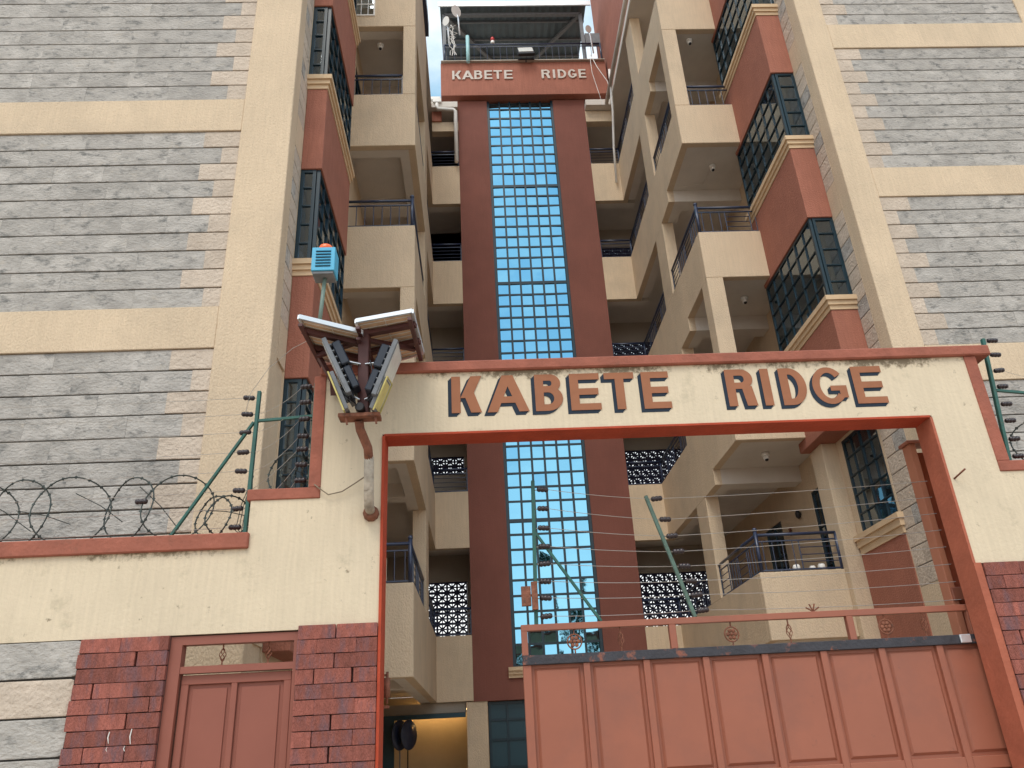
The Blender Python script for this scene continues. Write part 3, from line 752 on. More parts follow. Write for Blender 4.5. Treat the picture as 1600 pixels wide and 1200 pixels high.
word = [('K', -.31, -.075), ('A', -.055, .245), ('B', .265, .475), ('E', .53, .735), ('T', .77, .99), ('E', 1.05, 1.27),
        ('R', 2.03, 2.26), ('I', 2.33, 2.39), ('D', 2.46, 2.68), ('G', 2.73, 2.95), ('E', 3.01, 3.20)]
for ch, a, b_ in word:
    o = letter_mesh(ch, a, b_, 17.57, 17.87, .058, 15.325, -.022).build('raised_letter', letter_white, tw)
    if ch: o['label'] = 'pale raised letter %s of the tower sign' % ch

fl = thing('floodlight', (1.6, 14.95, 18.0), 'square floodlight with pale lens above the tower sign', 'floodlight')
Mf = Matrix.Translation((1.64, 15.12, 18.38)) @ Matrix.Rotation(math.radians(-22), 4, 'X') @ Matrix.Rotation(math.radians(-4), 4, 'Y')
MB().box(-.22, .22, 0, .09, -.20, .18, Mf).build('housing', black, fl, bevel=.012)
MB().box(-.19, .19, -.012, -.001, -.11, .16, Mf).build('lens', lens, fl)
MB().bar((1.43, 15.2, 18.14), (1.86, 15.2, 18.14), .03).bar((1.64, 15.2, 18.14), (1.64, 15.25, 18.08), .03).build('bracket', black, fl)
al = thing('alarm_beacon', (.78, 15.12, 18.68), 'small red and white alarm beacon on the tower railing', 'beacon')
MB().lathe((.79, 15.32, 18.845), [(.05, 0), (.05, .09)], sides=12).build('base', whitep, al)
MB().lathe((.79, 15.32, 18.936), [(.05, 0), (.05, .10), (.03, .15), (.001, .16)], sides=12).build('cap', redp, al)
for i, (x, z, s, lab, rx) in enumerate(((-.16, 19.72, .16, 'white satellite dish facing right under the tower roof', .9), (-.44, 19.35, .12, 'smaller white satellite dish seen edge on at the tower roof post', -1.2), (3.35, 19.0, .10, 'tiny white dish at the right post of the tower roof', 2.6))):
    d = thing('satellite_dish', (x, 15.0, z-.4), lab, 'satellite dish', 'dishes on the tower')
    ax_ = V(math.sin(rx)*.8, -.75, -.35).normalized()
    MB().lathe((x, 15.0, z), [(s, .0), (s*.8, -.03), (s*.4, -.055), (.001, -.06)], axis=-ax_*-1, sides=20).build('reflector', whitep, d)
    MB().tube([(x, 15.05, z), (x+.05, 15.1, z-.15), (x+.08, 15.12, z-.75)], .022, 8).build('mast', silver, d)
mp_ = thing('pipe_stand', (.1, 15.1, 18.1), 'pale blue plastic pipe standing behind the tower railing below the dish', 'pipe')
MB().tube([(.12, 15.2, 18.06), (.12, 15.2, 19.0)], .05, 10).build('pipe_run', mat('pale_blue_pipe', (.35, .6, .62), .5), mp_)
hc = thing('antenna_cable', (-.25, 15.1, 18.1), 'tangle of thin cables at the left post of the tower roof', 'cable')
for k in range(5):
    MB().tube([(-.30+rnd(-.12, .12)+.05*math.sin(i*1.7+k), 15.08+rnd(-.02, .02), 19.3-i*.16) for i in range(8)], .008, 4).build('strand', whitep, hc)
oc = thing('hanging_cable', (3.3, 15.0, 17), 'thin white cable hanging across the right end of the tower sign', 'cable')
MB().tube([(3.32, 15.03, 18.1), (3.45, 14.99, 17.6), (3.66, 14.98, 17.1), (3.70, 14.98, 16.8)], .010, 5).build('strand', whitep, oc)
MB().tube([(3.30, 15.03, 18.1), (3.30, 14.99, 17.4), (3.42, 15.02, 16.7), (3.50, 15.1, 16.4)], .007, 5).build('strand', whitep, oc)

camera_dome(4.38, 10.95, 13.97, 'topmost dome camera, under the highest balcony on the right')
camera_dome(4.48, 11.3, 11.175, 'dome camera under the balcony just above the open corner railing on the right')
camera_dome(4.60, 11.35, 8.39, 'dome camera right of the corner pillar just above the gate beam')
camera_dome(4.42, 11.3, 5.585, 'dome camera on the soffit seen through the gate opening')
camera_dome(-1.54, 10.75, 13.71, 'dark dome camera under the soffit of the top balcony on the left')
cdt = thing('conduit', (4.4, 11.4, 11.17), 'thin grey conduit running to the dome camera on the balcony soffit above the open corner', 'conduit')
MB().tube([(4.48, 11.32, 11.168), (4.44, 11.8, 11.168), (4.0, 11.9, 11.168)], .008, 5).build('pipe_run', soffit_m, cdt)
wl = thing('wall_lamp', (5.15, 12.2, 4.9), 'small dark wall lamp on the balcony wall right of the blue door', 'lamp')
MB().lathe((5.15, 12.3, 4.80), [(.01, 0), (.04, .03), (.045, .10), (.02, .14)], sides=10).build('body', black, wl)
MB().box(5.15, 5.2, 12.28, 12.32, 4.86, 4.90).build('bracket', black, wl)
so = thing('wall_ornament', (5.16, 12.8, 4.7), 'star shaped ornament on the balcony wall beside the blue door', 'ornament')
for k in range(4):
    a = k*math.pi/4; MB().bar((5.17, 12.8-.07*math.cos(a), 4.72-.07*math.sin(a)), (5.17, 12.8+.07*math.cos(a), 4.72+.07*math.sin(a)), .018, .012+.002*k).build('ray', rust, so)
for (x, y, lab) in ((4.35, 10.80, 'white round pot on the parapet of the lowest right balcony'), (4.70, 10.80, 'pair of small white cups on the lowest right balcony parapet')):
    pt = thing('pot', (x, y, 3.67), lab, 'pot')
    MB().lathe((x, y, 3.668), [(.03, 0), (.055, .03), (.05, .08), (.035, .10)], sides=14).build('vessel', whitep, pt)
    if x > 4.5: MB().lathe((x-.13, y, 3.668), [(.025, 0), (.045, .03), (.04, .06), (.03, .075)], sides=14).build('vessel', whitep, pt)

# ------------------------------------------------------------------ boundary wall with gate beam
GY0, GY1 = 5.70, 5.92
bw = thing('boundary_wall', (0, 5.8, 0), 'cream boundary wall and gate beam with terracotta edges and painted name', 'wall')
def wbox(n_, x0, x1, z0, z1, m_=gate_cream, y0=GY0, y1=GY1, bevel=0.0): return box(n_, m_, bw, x0, x1, y0, y1, z0, z1, bevel)
wall = MB()
wall.box(-7, -1.67, GY0, GY1, 2.45, 3.03)
wall.box(-1.67, -1.165, GY0, GY1, 2.45, 3.385)
wall.box(-1.165, -.715, GY0, GY1, 2.45, 4.385)
wall.box(-.715, 3.625, GY0, GY1, 3.875, 4.385)
wall.box(3.625, 4.035, GY0, GY1, 2.70, 4.385)
wall.box(4.035, 8, GY0, GY1, 2.70, 3.39)
wall.build('plaster_wall', gate_cream, bw)
# copings and painted edges
wbox('coping', -7, -1.655, 3.03, 3.145, trim, GY0-.03, GY1+.03, .008)
wbox('coping', -1.70, -1.166, 3.385, 3.47, trim, GY0-.012, GY1+.02, .006)
wbox('edge_trim', -1.255, -1.165, 3.47, 4.385, trim, GY0-.010, GY1+.01, .004)
wbox('coping', -1.21, 4.26, 4.385, 4.475, trim, GY0-.035, GY1+.03, .010)
wbox('edge_trim', 4.035, 4.135, 3.475, 4.385, trim, GY0-.010, GY1+.01, .004)
wbox('coping', 4.036, 8, 3.39, 3.475, trim, GY0-.012, GY1+.02, .006)
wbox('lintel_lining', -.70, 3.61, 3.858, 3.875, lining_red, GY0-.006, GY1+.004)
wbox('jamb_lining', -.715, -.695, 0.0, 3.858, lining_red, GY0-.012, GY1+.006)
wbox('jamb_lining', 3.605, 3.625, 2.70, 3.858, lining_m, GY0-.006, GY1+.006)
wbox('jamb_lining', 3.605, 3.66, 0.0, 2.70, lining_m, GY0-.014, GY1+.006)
# masonry cores under the plaster
wbox('wall_core', -7, -2.72, 0, 2.449, mortar, GY0+.035, GY1)
wbox('wall_core', -2.72, -2.125, 0, 2.449, darkjoint, GY0+.012, GY1)
wbox('wall_core', -1.265, -.716, 0, 2.449, darkjoint, GY0+.012, GY1)
wbox('wall_core', 3.66, 8, 0, 2.699, darkjoint, GY0+.012, GY1)
def brick_field(x0, x1, z0, z1, h=.0965, ln=.262, ragged=0.0):
    n = int((z1-z0)/h)
    for j in range(n):
        za = z1-(j+1)*h; u = x0-(0 if j % 2 == 0 else ln*.5)+rnd(-.01, .01)
        while u < x1-.01:
            a = max(u, x0-rnd(0, ragged)); b_ = min(u+ln+rnd(-.012, .012), x1)
            if x1-b_ < .04: b_ = x1
            if b_-a > .035:
                upart('brick', 'brick%d' % random.randrange(6), mk_rough(20+random.randrange(6)), brick_m, bw, ((a+b_)/2, GY0+rnd(-.004, .003), za+h/2), (b_-a-.005, .045, h-.004))
            u += ln
brick_field(-2.72, -2.125, .9, 2.449, ragged=.01)
brick_field(-1.265, -.716, .9, 2.475)
brick_field(3.662, 5.2, .9, 2.699)
bs = [2.449-.243*i for i in range(8)]
for za, zb in zip(bs[1:], bs):
    u = -2.72
    while u > -4.6:
        w = rnd(.5, .85); upart('stone', 'stone%d' % random.randrange(6), mk_rough(random.randrange(6)), quoin_m if random.random() < .35 else stone_m, bw, (u-w/2, GY0+.03, (za+zb)/2), (w-.004, .06, zb-za-.012)); u -= w
for (x, z, l) in ((-2.43, 1.86, .07), (-2.29, 1.87, .09), (-2.32, 1.77, .03), (-2.43, 1.77, .03)):
    MB().tube([(x, GY0-.024, z), (x-.006, GY0-.0235, z-l*.5), (x+.003, GY0-.0235, z-l)], [.003, .004, .002], 5).build('paint_drip', whitep, bw)
# painted name
big = [('K', -.2, .05), ('A', .08, .42), ('B', .46, .69), ('E', .74, .99), ('T', 1.02, 1.27), ('E', 1.32, 1.55), ('R', 2.0, 2.24), ('I', 2.29, 2.37), ('D', 2.44, 2.66), ('G', 2.70, 2.985), ('E', 3.04, 3.30)]
for i, (ch, a, b_) in enumerate(big):
    zt = 4.345-.022*i/10; zb = 4.03-.035*i/10
    w = .070 if ch != 'G' else .062
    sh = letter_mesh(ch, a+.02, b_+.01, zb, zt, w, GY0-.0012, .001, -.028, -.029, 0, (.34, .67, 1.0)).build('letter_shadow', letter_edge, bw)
    o = letter_mesh(ch, a+.02, b_+.01, zb, zt, w, GY0-.0062, .001).build('painted_letter', letter_face, bw)
    o['label'] = 'brown painted letter %s with navy edge' % ch

# nail in the right pillar
nl = thing('wall_spike', (3.66, 5.7, 3.37), 'short rusty spike in the plaster right of the gate opening', 'spike')
MB().tube([(3.655, 5.70, 3.345), (3.70, 5.60, 3.39)], .007, 6).build('rod', rust, nl)

# ------------------------------------------------------------------ pedestrian gate
pg = thing('pedestrian_gate', (-1.7, 5.8, 0), 'narrow red brown steel gate with two panels between brick piers', 'gate')
f = MB(); f.box(-2.124, -2.045, 5.715, 5.80, 0, 2.44); f.box(-1.29, -1.266, 5.715, 5.80, 0, 2.44); f.box(-2.045, -1.29, 5.715, 5.80, 2.385, 2.44); f.box(-2.045, -1.29, 5.72, 5.79, 2.20, 2.245)
f.build('frame', door_m, pg)
f = MB(); f.box(-2.035, -1.30, 5.75, 5.785, 2.13, 2.19); f.box(-2.035, -1.985, 5.75, 5.785, .1, 2.13); f.box(-1.35, -1.30, 5.75, 5.785, .1, 2.13); f.box(-1.70, -1.66, 5.75, 5.785, .1, 2.13); f.box(-1.985, -1.35, 5.751, 5.784, 1.0, 1.06)
lf_ = f.build('leaf_frame', door_m, pg, bevel=.003)
for a, b_ in ((-1.985, -1.70), (-1.66, -1.35)):
    for z0, z1 in ((1.06, 2.13), (.1, 1.0)):
        p = MB(); p.box(a+.001, b_-.001, 5.772, 5.776, z0, z1); M0 = .028
        p.box(a+M0, b_-M0, 5.762, 5.7715, z0+M0, z1-M0); p.build('panel', door_m, pg, bevel=.002)
def basket(parent, x, y, z0, z1, m_=rust):
    b = MB(); h = z1-z0; c = (z0+z1)/2; hh = h*.32
    b.tube([(x, y, z0), (x, y, c-hh)], .006, 5); b.tube([(x, y, c+hh), (x, y, z1)], .006, 5)
    for k in range(4):
        b.tube([(x+.022*math.sin(math.pi*i/8)*math.cos(k*math.pi/2+i*.45), y+.022*math.sin(math.pi*i/8)*math.sin(k*math.pi/2+i*.45), c-hh+2*hh*i/8) for i in range(9)], .0035, 4)
    return b.build('basket_ornament', m_, parent)
basket(pg, -1.78, 5.76, 2.245, 2.385); basket(pg, -1.47, 5.76, 2.245, 2.385)

# ------------------------------------------------------------------ sliding gate
sg = thing('sliding_gate', (1.9, 5.99, 0), 'wide red brown sheet steel sliding gate with pressed panels and worn dark rail', 'gate')
SX0, SX1 = .285, 3.95
GYa, GYb = 5.965, 6.015
def srail(n_, x0, x1, z0, z1, m_=gate_m, y0=GYa, y1=GYb): return box(n_, m_, sg, x0, x1, y0, y1, z0, z1, .003)
srail('top_rail', SX0, 3.70, 2.405, 2.450)
srail('middle_rail', SX0, SX1, 2.170, 2.235, worn_m, GYa-.012, GYb+.002)
srail('upright', SX0, SX0+.045, 2.2351, 2.4049)
for x in (1.37, 2.70, 3.62): srail('upright', x, x+.05, 2.2351, 2.4049)
pw = .4335; n = 8
for i in range(n+1):
    x = SX0+i*pw; srail('stile', x, x+.048 if i else x+.06, .08, 2.169)
for i in range(n):
    a = SX0+i*pw+(.048 if i else .06); b_ = SX0+(i+1)*pw
    for (z0, z1) in ((1.43, 2.169), (.15, 1.35)):
        p = MB(); p.box(a+.001, b_-.001, GYa+.030, GYa+.034, z0, z1)
        # pressed raised field
        e = .022; f2 = .040; zf = .014
        q0 = [(a+e, GYa+.0295, z0+e), (b_-e, GYa+.0295, z0+e), (b_-e, GYa+.0295, z1-e), (a+e, GYa+.0295, z1-e)]
        q1 = [(a+f2, GYa+zf, z0+f2), (b_-f2, GYa+zf, z0+f2), (b_-f2, GYa+zf, z1-f2), (a+f2, GYa+zf, z1-f2)]
        vv0 = [p.bm.verts.new(v) for v in q0]; vv1 = [p.bm.verts.new(v) for v in q1]
        for k in range(4): p.bm.faces.new((vv0[k], vv0[(k+1) % 4], vv1[(k+1) % 4], vv1[k]))
        p.bm.faces.new(vv1)
        p.build('panel', gate_m, sg)
    srail('cross_rail', a+.001, b_-.001, 1.351, 1.429); srail('cross_rail', a+.001, b_-.001, .081, .149)
for x in (1.01, 2.26, 3.28): basket(sg, x, 5.985, 2.2351, 2.405)
for x in (.67, 1.83, 2.99):
    b = MB(); zc = 2.318; r = .052
    b.tube([(x+r*math.cos(k*math.pi/10), 5.985, zc+r*math.sin(k*math.pi/10)) for k in range(20)], .006, 6, closed=True)
    for k in range(6):
        a = k*math.pi/3; cx_, cz_ = x+.028*math.cos(a), zc+.028*math.sin(a)
        b.lathe((cx_, 5.977, cz_), [(.004, 0), (.015, .003), (.014, .012), (.003, .016)], axis=V(0, 1, 0), sides=8)
    b.lathe((x, 5.972, zc), [(.002, 0), (.013, .004), (.013, .02)], axis=V(0, 1, 0), sides=8)
    b.tube([(x, 5.985, 2.2352), (x, 5.985, zc-r)], .006, 5); b.tube([(x, 5.985, zc+r), (x, 5.985, 2.405)], .006, 5)
    b.build('rosette_ornament', rust, sg)
MB().box(3.50, 3.58, GYa-.03, GYa-.013, 2.175, 2.235).build('roller_bracket', silver, sg, bevel=.004)
hg = MB(); hg.box(-.694, -.66, 5.93, 5.96, 1.93, 1.95); hg.tube([(-.675, 5.945, 2.00), (-.675, 5.945, 2.13)], .022, 8); hg.tube([(-.675, 5.945, 1.96), (-.675, 5.945, 2.17)], .010, 6); hg.box(-.72, -.68, 5.935, 5.955, 2.14, 2.155)
hg.build('gate_hinge', rust, bw)
# spiked stub on top rail
sp = MB()
for dx, dz in ((-.05, .03), (-.02, .055), (.02, .055), (.05, .03)): sp.tube([(2.47, 5.99, 2.452), (2.47+dx, 5.99, 2.452+dz)], .006, 5)
tag(sp.build('rail_spike', rust), 'small spread rusty spike on top of the sliding gate rail', 'spike')
# guide post behind right jamb
gp = thing('gate_guide_post', (3.8, 6.3, 0), 'tall terracotta steel channel post behind the right jamb of the gate', 'post')
b = MB(); b.box(3.69, 3.745, 6.23, 6.35, 0, 3.83); b.box(3.87, 3.93, 6.23, 6.35, 0, 3.83); b.build('channel_side', mat('sunlit_channel_orange', (.50, .20, .12), .6, var=.1), gp, bevel=.004)  # orange lightened so the channel sides carry their sunlit brightness in the colour
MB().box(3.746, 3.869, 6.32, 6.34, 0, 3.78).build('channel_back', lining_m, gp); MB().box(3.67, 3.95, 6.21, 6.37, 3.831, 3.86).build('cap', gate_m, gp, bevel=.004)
MB().box(3.70, 3.92, 6.21, 6.25, 2.52, 2.62).build('stop_plate', gate_m, gp, bevel=.004)

# ------------------------------------------------------------------ electric fence
def insulator(parent, c, ax_=V(1, 0, 0), L=.09, r=.021):
    c = Vector(c); ax_ = Vector(ax_).normalized()
    return MB().lathe(c-ax_*L/2, [(r*.45, 0), (r*.85, .006), (r, .018), (r, .024), (r*.82, .028), (r*.82, .033), (r, .037), (r, .053), (r*.82, .057), (r*.82, .062), (r, .066), (r, .072), (r*.85, .084), (r*.45, .09)], axis=ax_, sides=10).build('insulator', insul, parent)
def post(label, base, top, ins, side, brace=None, bar=None, m_=greenp, w=.035):
    p = thing('fence_post', base, label, 'fence post', 'electric fence posts on the wall and gate')
    base = Vector(base); top = Vector(top)
    MB().bar(base, top, w, w*.8).build('angle_bar', m_, p, bevel=.003)
    pts = []
    for tt in ins:
        q = base.lerp(top, tt)+V(side*.075, -.01, 0); insulator(p, q, V(1, 0, rnd(-.1, .1))); pts.append(q+V(side*.03, 0, 0))
        MB().tube([base.lerp(top, tt), q], .004, 4).build('pin', wire_m, p)
    if brace: MB().bar(brace[0], brace[1], .028, .02).build('brace', m_, p, bevel=.002)
    if bar: MB().bar(bar[0], bar[1], .024, .02).build('tie_bar', m_, p)
    return pts
tt8 = [.06, .18, .30, .43, .56, .70, .83, .95]
A = post('green fence post with long brace on the low wall left of the step', (-1.72, 5.80, 3.145), (-1.71, 5.80, 4.32), tt8, -1,
         ((-2.27, 5.80, 3.15), (-1.73, 5.79, 4.05)), ((-1.70, 5.80, 4.065), (-1.28, 5.80, 4.09)))
Bp = post('green fence post on the step in front of the lowest left window', (-1.265, 5.80, 3.47), (-1.265, 5.80, 4.37), [.10, .24, .38, .50, .66, .82, .97], -1)
C_ = post('green fence post standing on the left end of the sliding gate', (.40, 5.99, 2.45), (.44, 5.99, 3.55), [.05, .17, .28, .40, .52, .65, .79, .93], 1,
          ((.43, 5.99, 3.14), (.88, 5.99, 2.452)))
D_ = post('leaning grey green fence post in the middle of the gate opening', (1.58, 5.99, 2.45), (1.33, 6.02, 3.40), [.05, .17, .28, .40, .52, .65, .79, .97], 1, m_=mat('grey_green_post', (.09, .15, .12), .5, var=.3, vscale=20))
bx_ = MB().box(.30, .37, 5.93, 5.97, 2.58, 2.72).box(.375, .42, 5.92, 5.96, 2.55, 2.75)
tag(bx_.build('lock_box', rust), 'rusty red box clipped on the fence post at the left end of the gate', 'box')
E_ = post('green fence post on the right side of the gate beam', (4.21, 5.81, 3.475), (4.335, 5.81, 4.60), [.06, .19, .33, .46, .60, .73, .86, .98], 1)
G_ = post('far right green fence post at the edge of the frame', (4.78, 5.81, 3.475), (4.70, 5.81, 4.30), [.1, .3, .5, .7, .9], 1, None, ((4.30, 5.81, 4.12), (4.76, 5.81, 4.06)))
def sag(a, b, s=.01, n=8):
    a = Vector(a); b = Vector(b); return [a.lerp(b, i/n)-V(0, 0, 4*s*(i/n)*(1-i/n)) for i in range(n+1)]
NUM = ['lowest', 'second', 'third', 'fourth', 'fifth', 'sixth', 'seventh', 'top']
def fwire(path, label, r=.0022, group='electric fence wires'):
    o = MB().tube(path, r, 4).build('fence_wire', wire_m); return tag(o, label, 'wire', group)
for i in range(8):
    a = C_[i]; d = D_[i]; e = Vector((3.66, 6.06, 2.50+i*.135))
    fwire(sag(a, d-V(.06, 0, 0), .012)+sag(d, e, .015), NUM[i]+' thin fence wire strung above the sliding gate')
    a = A[i]; fwire(sag(a, (-4.6, 5.8, a.z+rnd(-.01, .01)), .02), NUM[i]+' thin fence wire across the grey stones on the left')
for i in range(7):
    a = Bp[i]; d = A[i]+V(.12, 0, 0); fwire(sag(a, d, .02+rnd(0, .05)), NUM[i]+' slack fence wire between the two green posts by the window', .002)
for i in range(5):
    fwire(sag(E_[i+1], G_[i]-V(.1, 0, 0), .02), NUM[i]+' fence wire right of the gate beam')
tag(MB().tube([(-1.80, 5.78, 4.12), (-1.75, 5.7, 4.26), (-1.60, 5.6, 4.42), (-1.40, 5.5, 4.54), (-1.20, 5.42, 4.60)], .0022, 4).build('fence_wire', wire_m), 'curved loose wire rising from the left post to the solar bracket', 'wire')
insl = thing('loose_insulator', (-2.49, 5.8, 3.43), 'single brown insulator in the razor wire on the left wall', 'insulator'); insulator(insl, (-2.49, 5.76, 3.43))

# razor wire coils
def razor(x_list, y0, z0, R, name_label, seed, par=[0]):
    rs = random.Random(seed); b = MB(); tk = 0
    for i, x in enumerate(x_list):
        yaw = math.radians(rs.uniform(12, 30)*(1 if i % 2 else -1)); r = R*rs.uniform(.9, 1.08); n_ = 36; tilt = rs.uniform(-.10, .10)
        pts = []
        for k in range(n_+1):
            a = -math.pi/2+2*math.pi*k/n_; u = r*math.cos(a)*(1.0); v = r*math.sin(a)
            pts.append(V(x+u*math.cos(yaw)+tilt*v, y0+u*math.sin(yaw)+.02*math.sin(3*a), z0+R+v*(.98)))
        b.tube(pts, .0056, 5)
        for k in range(0, n_, 2):
            p = pts[k]; t = (pts[k+1]-p).normalized(); nrm = t.cross(V(0, 1, 0)).normalized()
            b.poly([p-t*.016-nrm*.001, p+nrm*.014, p+t*.016+nrm*.001, p-nrm*.014], (0, .003, 0))
    # long stray strands between the coils
    for i in range(len(x_list)-1):
        a = V(x_list[i]+rs.uniform(-.1, .1), y0+.03, z0+R*2*rs.uniform(.55, .9)); c = V(x_list[i]+R*1.5, y0+.05, z0+.03+rs.uniform(0, .15))
        b.tube([a, a.lerp(c, .5)+V(0, .02, .02), c], .0034, 4)
    o = b.build('razor_wire', razor_m); return tag(o, name_label, 'razor wire')
razor([-4.1, -3.68, -3.40, -3.02, -2.60, -2.24], 5.82, 3.15, .245, 'coil of barbed razor wire along the low wall on the left', 3)
razor([-1.97, -1.86], 5.82, 3.15, .155, 'small loop of razor wire right of the long brace', 5)
razor([-1.45, -1.36, -1.30], 5.86, 3.47, .16, 'tangled razor wire in front of the lowest left window', 8)
razor([4.55, 4.70], 5.86, 3.47, .20, 'razor wire loops right of the gate beam', 11)
b = MB()
for k in range(5): b.tube([(-1.71+rnd(-.01, .01), 5.82, 3.62), (-1.78+.02*k, 5.84, 3.4), (-1.80+.022*k, 5.83, 3.2), (-1.74+.006*k, 5.82, 3.16)], .0035, 4)
tag(b.build('razor_wire', razor_m), 'straight strands of barbed wire tied to the left green post', 'razor wire')

# ------------------------------------------------------------------ solar lamp cluster
sl_ = thing('solar_street_light', (-.80, 5.70, 3.3), 'rusty pole with two solar panels and four lamps on the left gate pier', 'street light')
MB().tube([(-.785, 5.70, 3.255), (-.785, 5.58, 3.27), (-.785, 5.55, 3.34), (-.785, 5.50, 3.62)], .036, 12).build('wall_arm', cem, sl_)
MB().tube([(-.785, 5.502, 3.60), (-.79, 5.47, 3.68), (-.84, 5.40, 3.80), (-.845, 5.36, 3.855)], .034, 12).build('bent_arm', rust, sl_)
MB().lathe((-.785, 5.70, 3.25), [(.06, 0), (.058, .03), (.045, .06)], axis=V(0, -1, 0), sides=10).build('wall_flange', rust, sl_)
MB().box(-.985, -.685, 5.28, 5.40, 3.856, 3.886).build('cross_plate', rust, sl_, bevel=.004)
MB().lathe((-.83, 5.26, 3.925), [(.03, 0), (.034, .01), (.034, .10)], axis=V(0, 1, 0), sides=14).build('pipe_end', black, sl_)
for x in (-.93, -.72): MB().bar((x, 5.3, 3.856), (x+.01, 5.3, 3.80), .014).build('bolt', rust, sl_)
MB().bar((-.81, 5.36, 3.887), (-.82, 5.30, 4.66), .085, .06).build('mast', brownp, sl_, bevel=.006)
def solar(cx0, near_l, near_r, far_r, far_l, lab):
    P = [Vector(p) for p in (near_l, near_r, far_r, far_l)]
    n_ = (P[1]-P[0]).cross(P[3]-P[0]).normalized()
    if n_.z < 0: n_ = -n_
    b = MB()
    b.poly(P, n_*.012); pn = b.build('solar_panel', cellb, sl_); pn['label'] = lab
    fr_ = MB()
    for a, c in ((P[0], P[1]), (P[1], P[2]), (P[2], P[3]), (P[3], P[0])): fr_.bar(a+n_*.004, c+n_*.004, .020, .034, upv=n_)
    fr_.build('panel_frame', silver, pn)
    def at(u, v): return P[0].lerp(P[1], u).lerp(P[3].lerp(P[2], u), v)
    g_ = MB()
    for v in [i/12 for i in range(1, 12)]: g_.bar(at(.04, v)-n_*.002, at(.96, v)-n_*.002, .007, .003, upv=n_)
    g_.bar(at(.5, .04)-n_*.003, at(.5, .96)-n_*.003, .004, .003, upv=n_)
    g_.build('cell_line', whitep, pn)
    for v in (.22, .62): MB().bar(at(-.02, v)-n_*.030, at(1.02, v)-n_*.030, .045, .035, upv=n_).build('support_rail', brownp, pn)
    for u in (.04, .96): MB().bar(at(u, -.0)-n_*.056, at(u, 1.02)-n_*.056, .030, .022, upv=n_).build('support_rail', brownp, pn)
solar(-1, (-1.26, 5.06, 4.56), (-.83, 5.24, 4.52), (-.84, 5.86, 4.50), (-1.22, 5.70, 4.54), 'left solar panel seen from below')
solar(1, (-.865, 5.18, 4.58), (-.435, 5.04, 4.57), (-.40, 5.66, 4.55), (-.80, 5.82, 4.53), 'right solar panel seen from below')
MB().bar((-1.21, 5.55, 4.50), (-1.10, 5.60, 4.30), .04, .03).build('support_arm', brownp, sl_)
MB().bar((-1.09, 5.60, 4.31), (-1.09, 5.66, 4.20), .05, .05).build('support_arm', brownp, sl_)
MB().bar((-1.2, 5.5, 4.47), (-.82, 5.32, 4.50), .035, .03).bar((-.82, 5.32, 4.50), (-.45, 5.5, 4.50), .035, .03).build('support_arm', brownp, sl_)
def slab_lamp(name, top, bot, outv, w, th, body, face, lab, ribs=True):
    """flat lamp between a top and a bottom edge centre; outv is the horizontal outward side of its lens"""
    top = Vector(top); bot = Vector(bot); t = (bot-top); L = t.length; t.normalize(); side = V(0, 1, 0)
    side = (side-t*side.dot(t)).normalized(); n_ = t.cross(side)
    if n_.dot(Vector(outv)) < 0: n_ = -n_
    M = Matrix((t, side, n_)).transposed().to_4x4(); M.translation = top
    h = MB().box(0, L, -w/2, w/2, -th, 0, M).build(name, body, sl_, bevel=.004); h['label'] = lab
    MB().box(.02, L-.02, -w/2+.02, w/2-.02, .0006, .004, M).build('lens', face, h)
    if not ribs:
        rm = MB(); rm.box(-.006, L+.006, -w/2-.006, -w/2-.001, .002, .013, M); rm.box(-.006, L+.006, w/2+.001, w/2+.006, .002, .013, M); rm.box(-.008, -.001, -w/2, w/2, .002, .013, M)
        rm.build('rim', yellowp, h)
        MB().box(L*.35, L*.75, -w*.18, w*.18, -th-.04, -th-.001, M).build('driver_box', greyp, h, bevel=.005)
    if ribs:
        r_ = MB()
        for k in range(7): r_.box(L*.12+k*L*.115, L*.12+k*L*.115+.008, -w*.42, w*.42, -th-.018, -th-.0005, M)
        r_.build('cooling_fin', body, h)
        MB().box(L*.08, L*.50, -w*.34, w*.34, -th-.085, -th-.019, M).box(L*.54, L*.92, -w*.34, w*.34, -th-.075, -th-.019, M).build('driver_box', mat('black_blue_plastic', (.02, .026, .04), .35), h, bevel=.008)
    return M
slab_lamp('floodlight_head', (-1.115, 5.30, 4.44), (-.91, 5.30, 3.99), (-1, 0, -.3), .26, .035, greyp, lens, 'left floodlight head with black driver box')
slab_lamp('floodlight_head', (-.545, 5.30, 4.40), (-.70, 5.30, 3.96), (1, -.35, -.3), .30, .035, greyp, lens, 'right floodlight head showing its pale lens')
slab_lamp('lamp_head', (-1.045, 5.26, 4.17), (-.93, 5.30, 3.89), (-1, 0, -.3), .20, .030, greyp, yellowp, 'left lower lamp with yellowed edge', False)
slab_lamp('lamp_head', (-.625, 5.26, 4.12), (-.72, 5.30, 3.89), (1, -.3, -.3), .20, .030, greyp, yellowp, 'right lower lamp with yellowed edge', False)
for a, c in (((-.84, 5.3, 4.28), (-1.0, 5.25, 4.30)), ((-.80, 5.3, 4.28), (-.63, 5.25, 4.27)), ((-.84, 5.32, 4.0), (-.95, 5.3, 4.06)), ((-.80, 5.32, 4.0), (-.69, 5.3, 4.04))):
    MB().bar(a, c, .03, .006).build('lamp_bracket', silver, sl_)
for k in range(14):
    s = -1 if k % 2 else 1; x0 = -.82+s*.03
    MB().tube([(x0+s*rnd(.02, .12), 5.24, rnd(4.1, 4.35)), (x0+s*rnd(.06, .12), 5.22, rnd(4.0, 4.1)), (x0+s*rnd(.0, .05), 5.24, rnd(3.93, 3.98)), (x0+s*rnd(.03, .09), 5.27, rnd(4.0, 4.15))], .006, 5).build('cable', black, sl_)
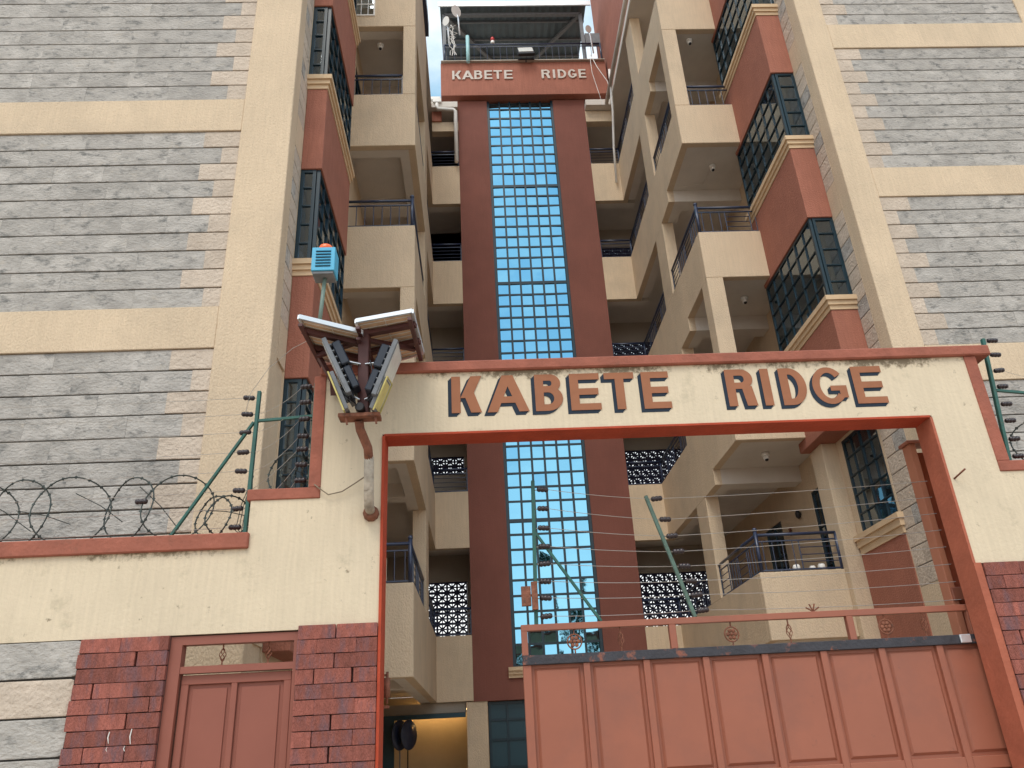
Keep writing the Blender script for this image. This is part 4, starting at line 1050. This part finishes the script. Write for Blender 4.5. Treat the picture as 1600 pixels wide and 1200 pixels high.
tag(MB().tube([(-.80, 5.55, 3.50), (-.90, 5.66, 3.48), (-1.0, 5.67, 3.42), (-1.10, 5.67, 3.40), (-1.18, 5.67, 3.46), (-1.22, 5.70, 3.50)], .005, 5).build('power_cable', mat('brown_cable', (.22, .17, .12), .6)), 'thin brown cable sagging from the lamp arm to the fence', 'cable')

# siren
sr = thing('siren', (-1.14, 5.3, 4.6), 'blue louvred siren box with orange beacon on a thin pole', 'siren')
MB().box(-1.235, -1.055, 5.22, 5.38, 5.07, 5.285).build('housing', siren_blue, sr, bevel=.004)
MB().box(-1.225, -1.065, 5.23, 5.37, 5.045, 5.0695).build('base_tray', greyp, sr, bevel=.003)
for i in range(6):
    Ml = Matrix.Translation((-1.145, 5.216, 5.115+i*.027)) @ Matrix.Rotation(math.radians(35), 4, 'X')
    MB().box(-.058, .058, -.006, .006, -.003, .003, Ml).build('louvre', siren_blue, sr)
    MB().box(-1.203, -1.087, 5.2175, 5.2195, 5.103+i*.027, 5.110+i*.027).build('slot', black, sr)
MB().lathe((-1.145, 5.30, 5.285), [(.058, .001), (.058, .035), (.05, .055), (.03, .07), (.001, .075)], sides=20).build('beacon', orange, sr)
MB().tube([(-1.14, 5.30, 5.045), (-1.165, 5.30, 4.55)], .016, 8).build('pole', mat('grey_green_pole', (.14, .20, .17), .5), sr)

# ------------------------------------------------------------------ across the street (seen only in reflections)
def tree(x, y, h, r, label, seed):
    rs = random.Random(seed); t = thing('street_tree', (x, y, 0), label, 'tree', 'trees across the street')
    MB().tube([(x, y, 0), (x+.1, y, h*.3), (x-.05, y, h*.6), (x, y, h*.95)], [.2, .16, .1, .03], 8).build('trunk', bark, t)
    bl = MB()
    for k in range(14):
        a = rs.uniform(0, 6.28); z = h*rs.uniform(.3, .9); q = r*(1.15-z/h)
        bl.tube([(x, y, z), (x+q*.5*math.cos(a), y+q*.5*math.sin(a), z+.3), (x+q*math.cos(a), y+q*math.sin(a), z+.2)], [.05, .03, .01], 5)
    bl.build('limb', bark, t)
    c = MB()
    for k in range(9000):
        z = h*rs.uniform(.25, 1.02); q = r*max(.12, (1.12-z/h))*rs.uniform(.15, 1)**.5; a = rs.uniform(0, 6.28)+.6*math.floor(z*1.5)
        if math.sin(a*5+math.floor(z*1.5)) < -.25: continue
        p = V(x+q*math.cos(a), y+q*math.sin(a), z-.1*q+rs.uniform(-.1, .1)); d = V(rs.uniform(-1, 1), rs.uniform(-1, 1), rs.uniform(-.6, .4)).normalized()*rs.uniform(.16, .34); e = d.cross(V(0, 0, 1)).normalized()*.07
        c.poly([p-e, p+d*.5-e*.4, p+d, p+e])
    tag(c.build('crown', leaf, t), kind='stuff')
tree(5.6, -15, 10.4, 2.7, 'spiky evergreen tree across the street, reflected in the stair glass', 4)
tree(2.4, -15.5, 7.9, 3.4, 'low leafy tree across the street, reflected in the stair glass', 9)
sh = thing('house', (-6, -16, 0), 'plain low house across the street behind the camera', 'house')
MB().box(-13, -2, -20, -14, 0, 4.2).build('wall', cream, sh); MB().poly([(-13.5, -20.5, 4.2), (-13.5, -13.5, 4.2), (-13.5, -17, 6.0)], (12, 0, 0)).build('roof', trim, sh)
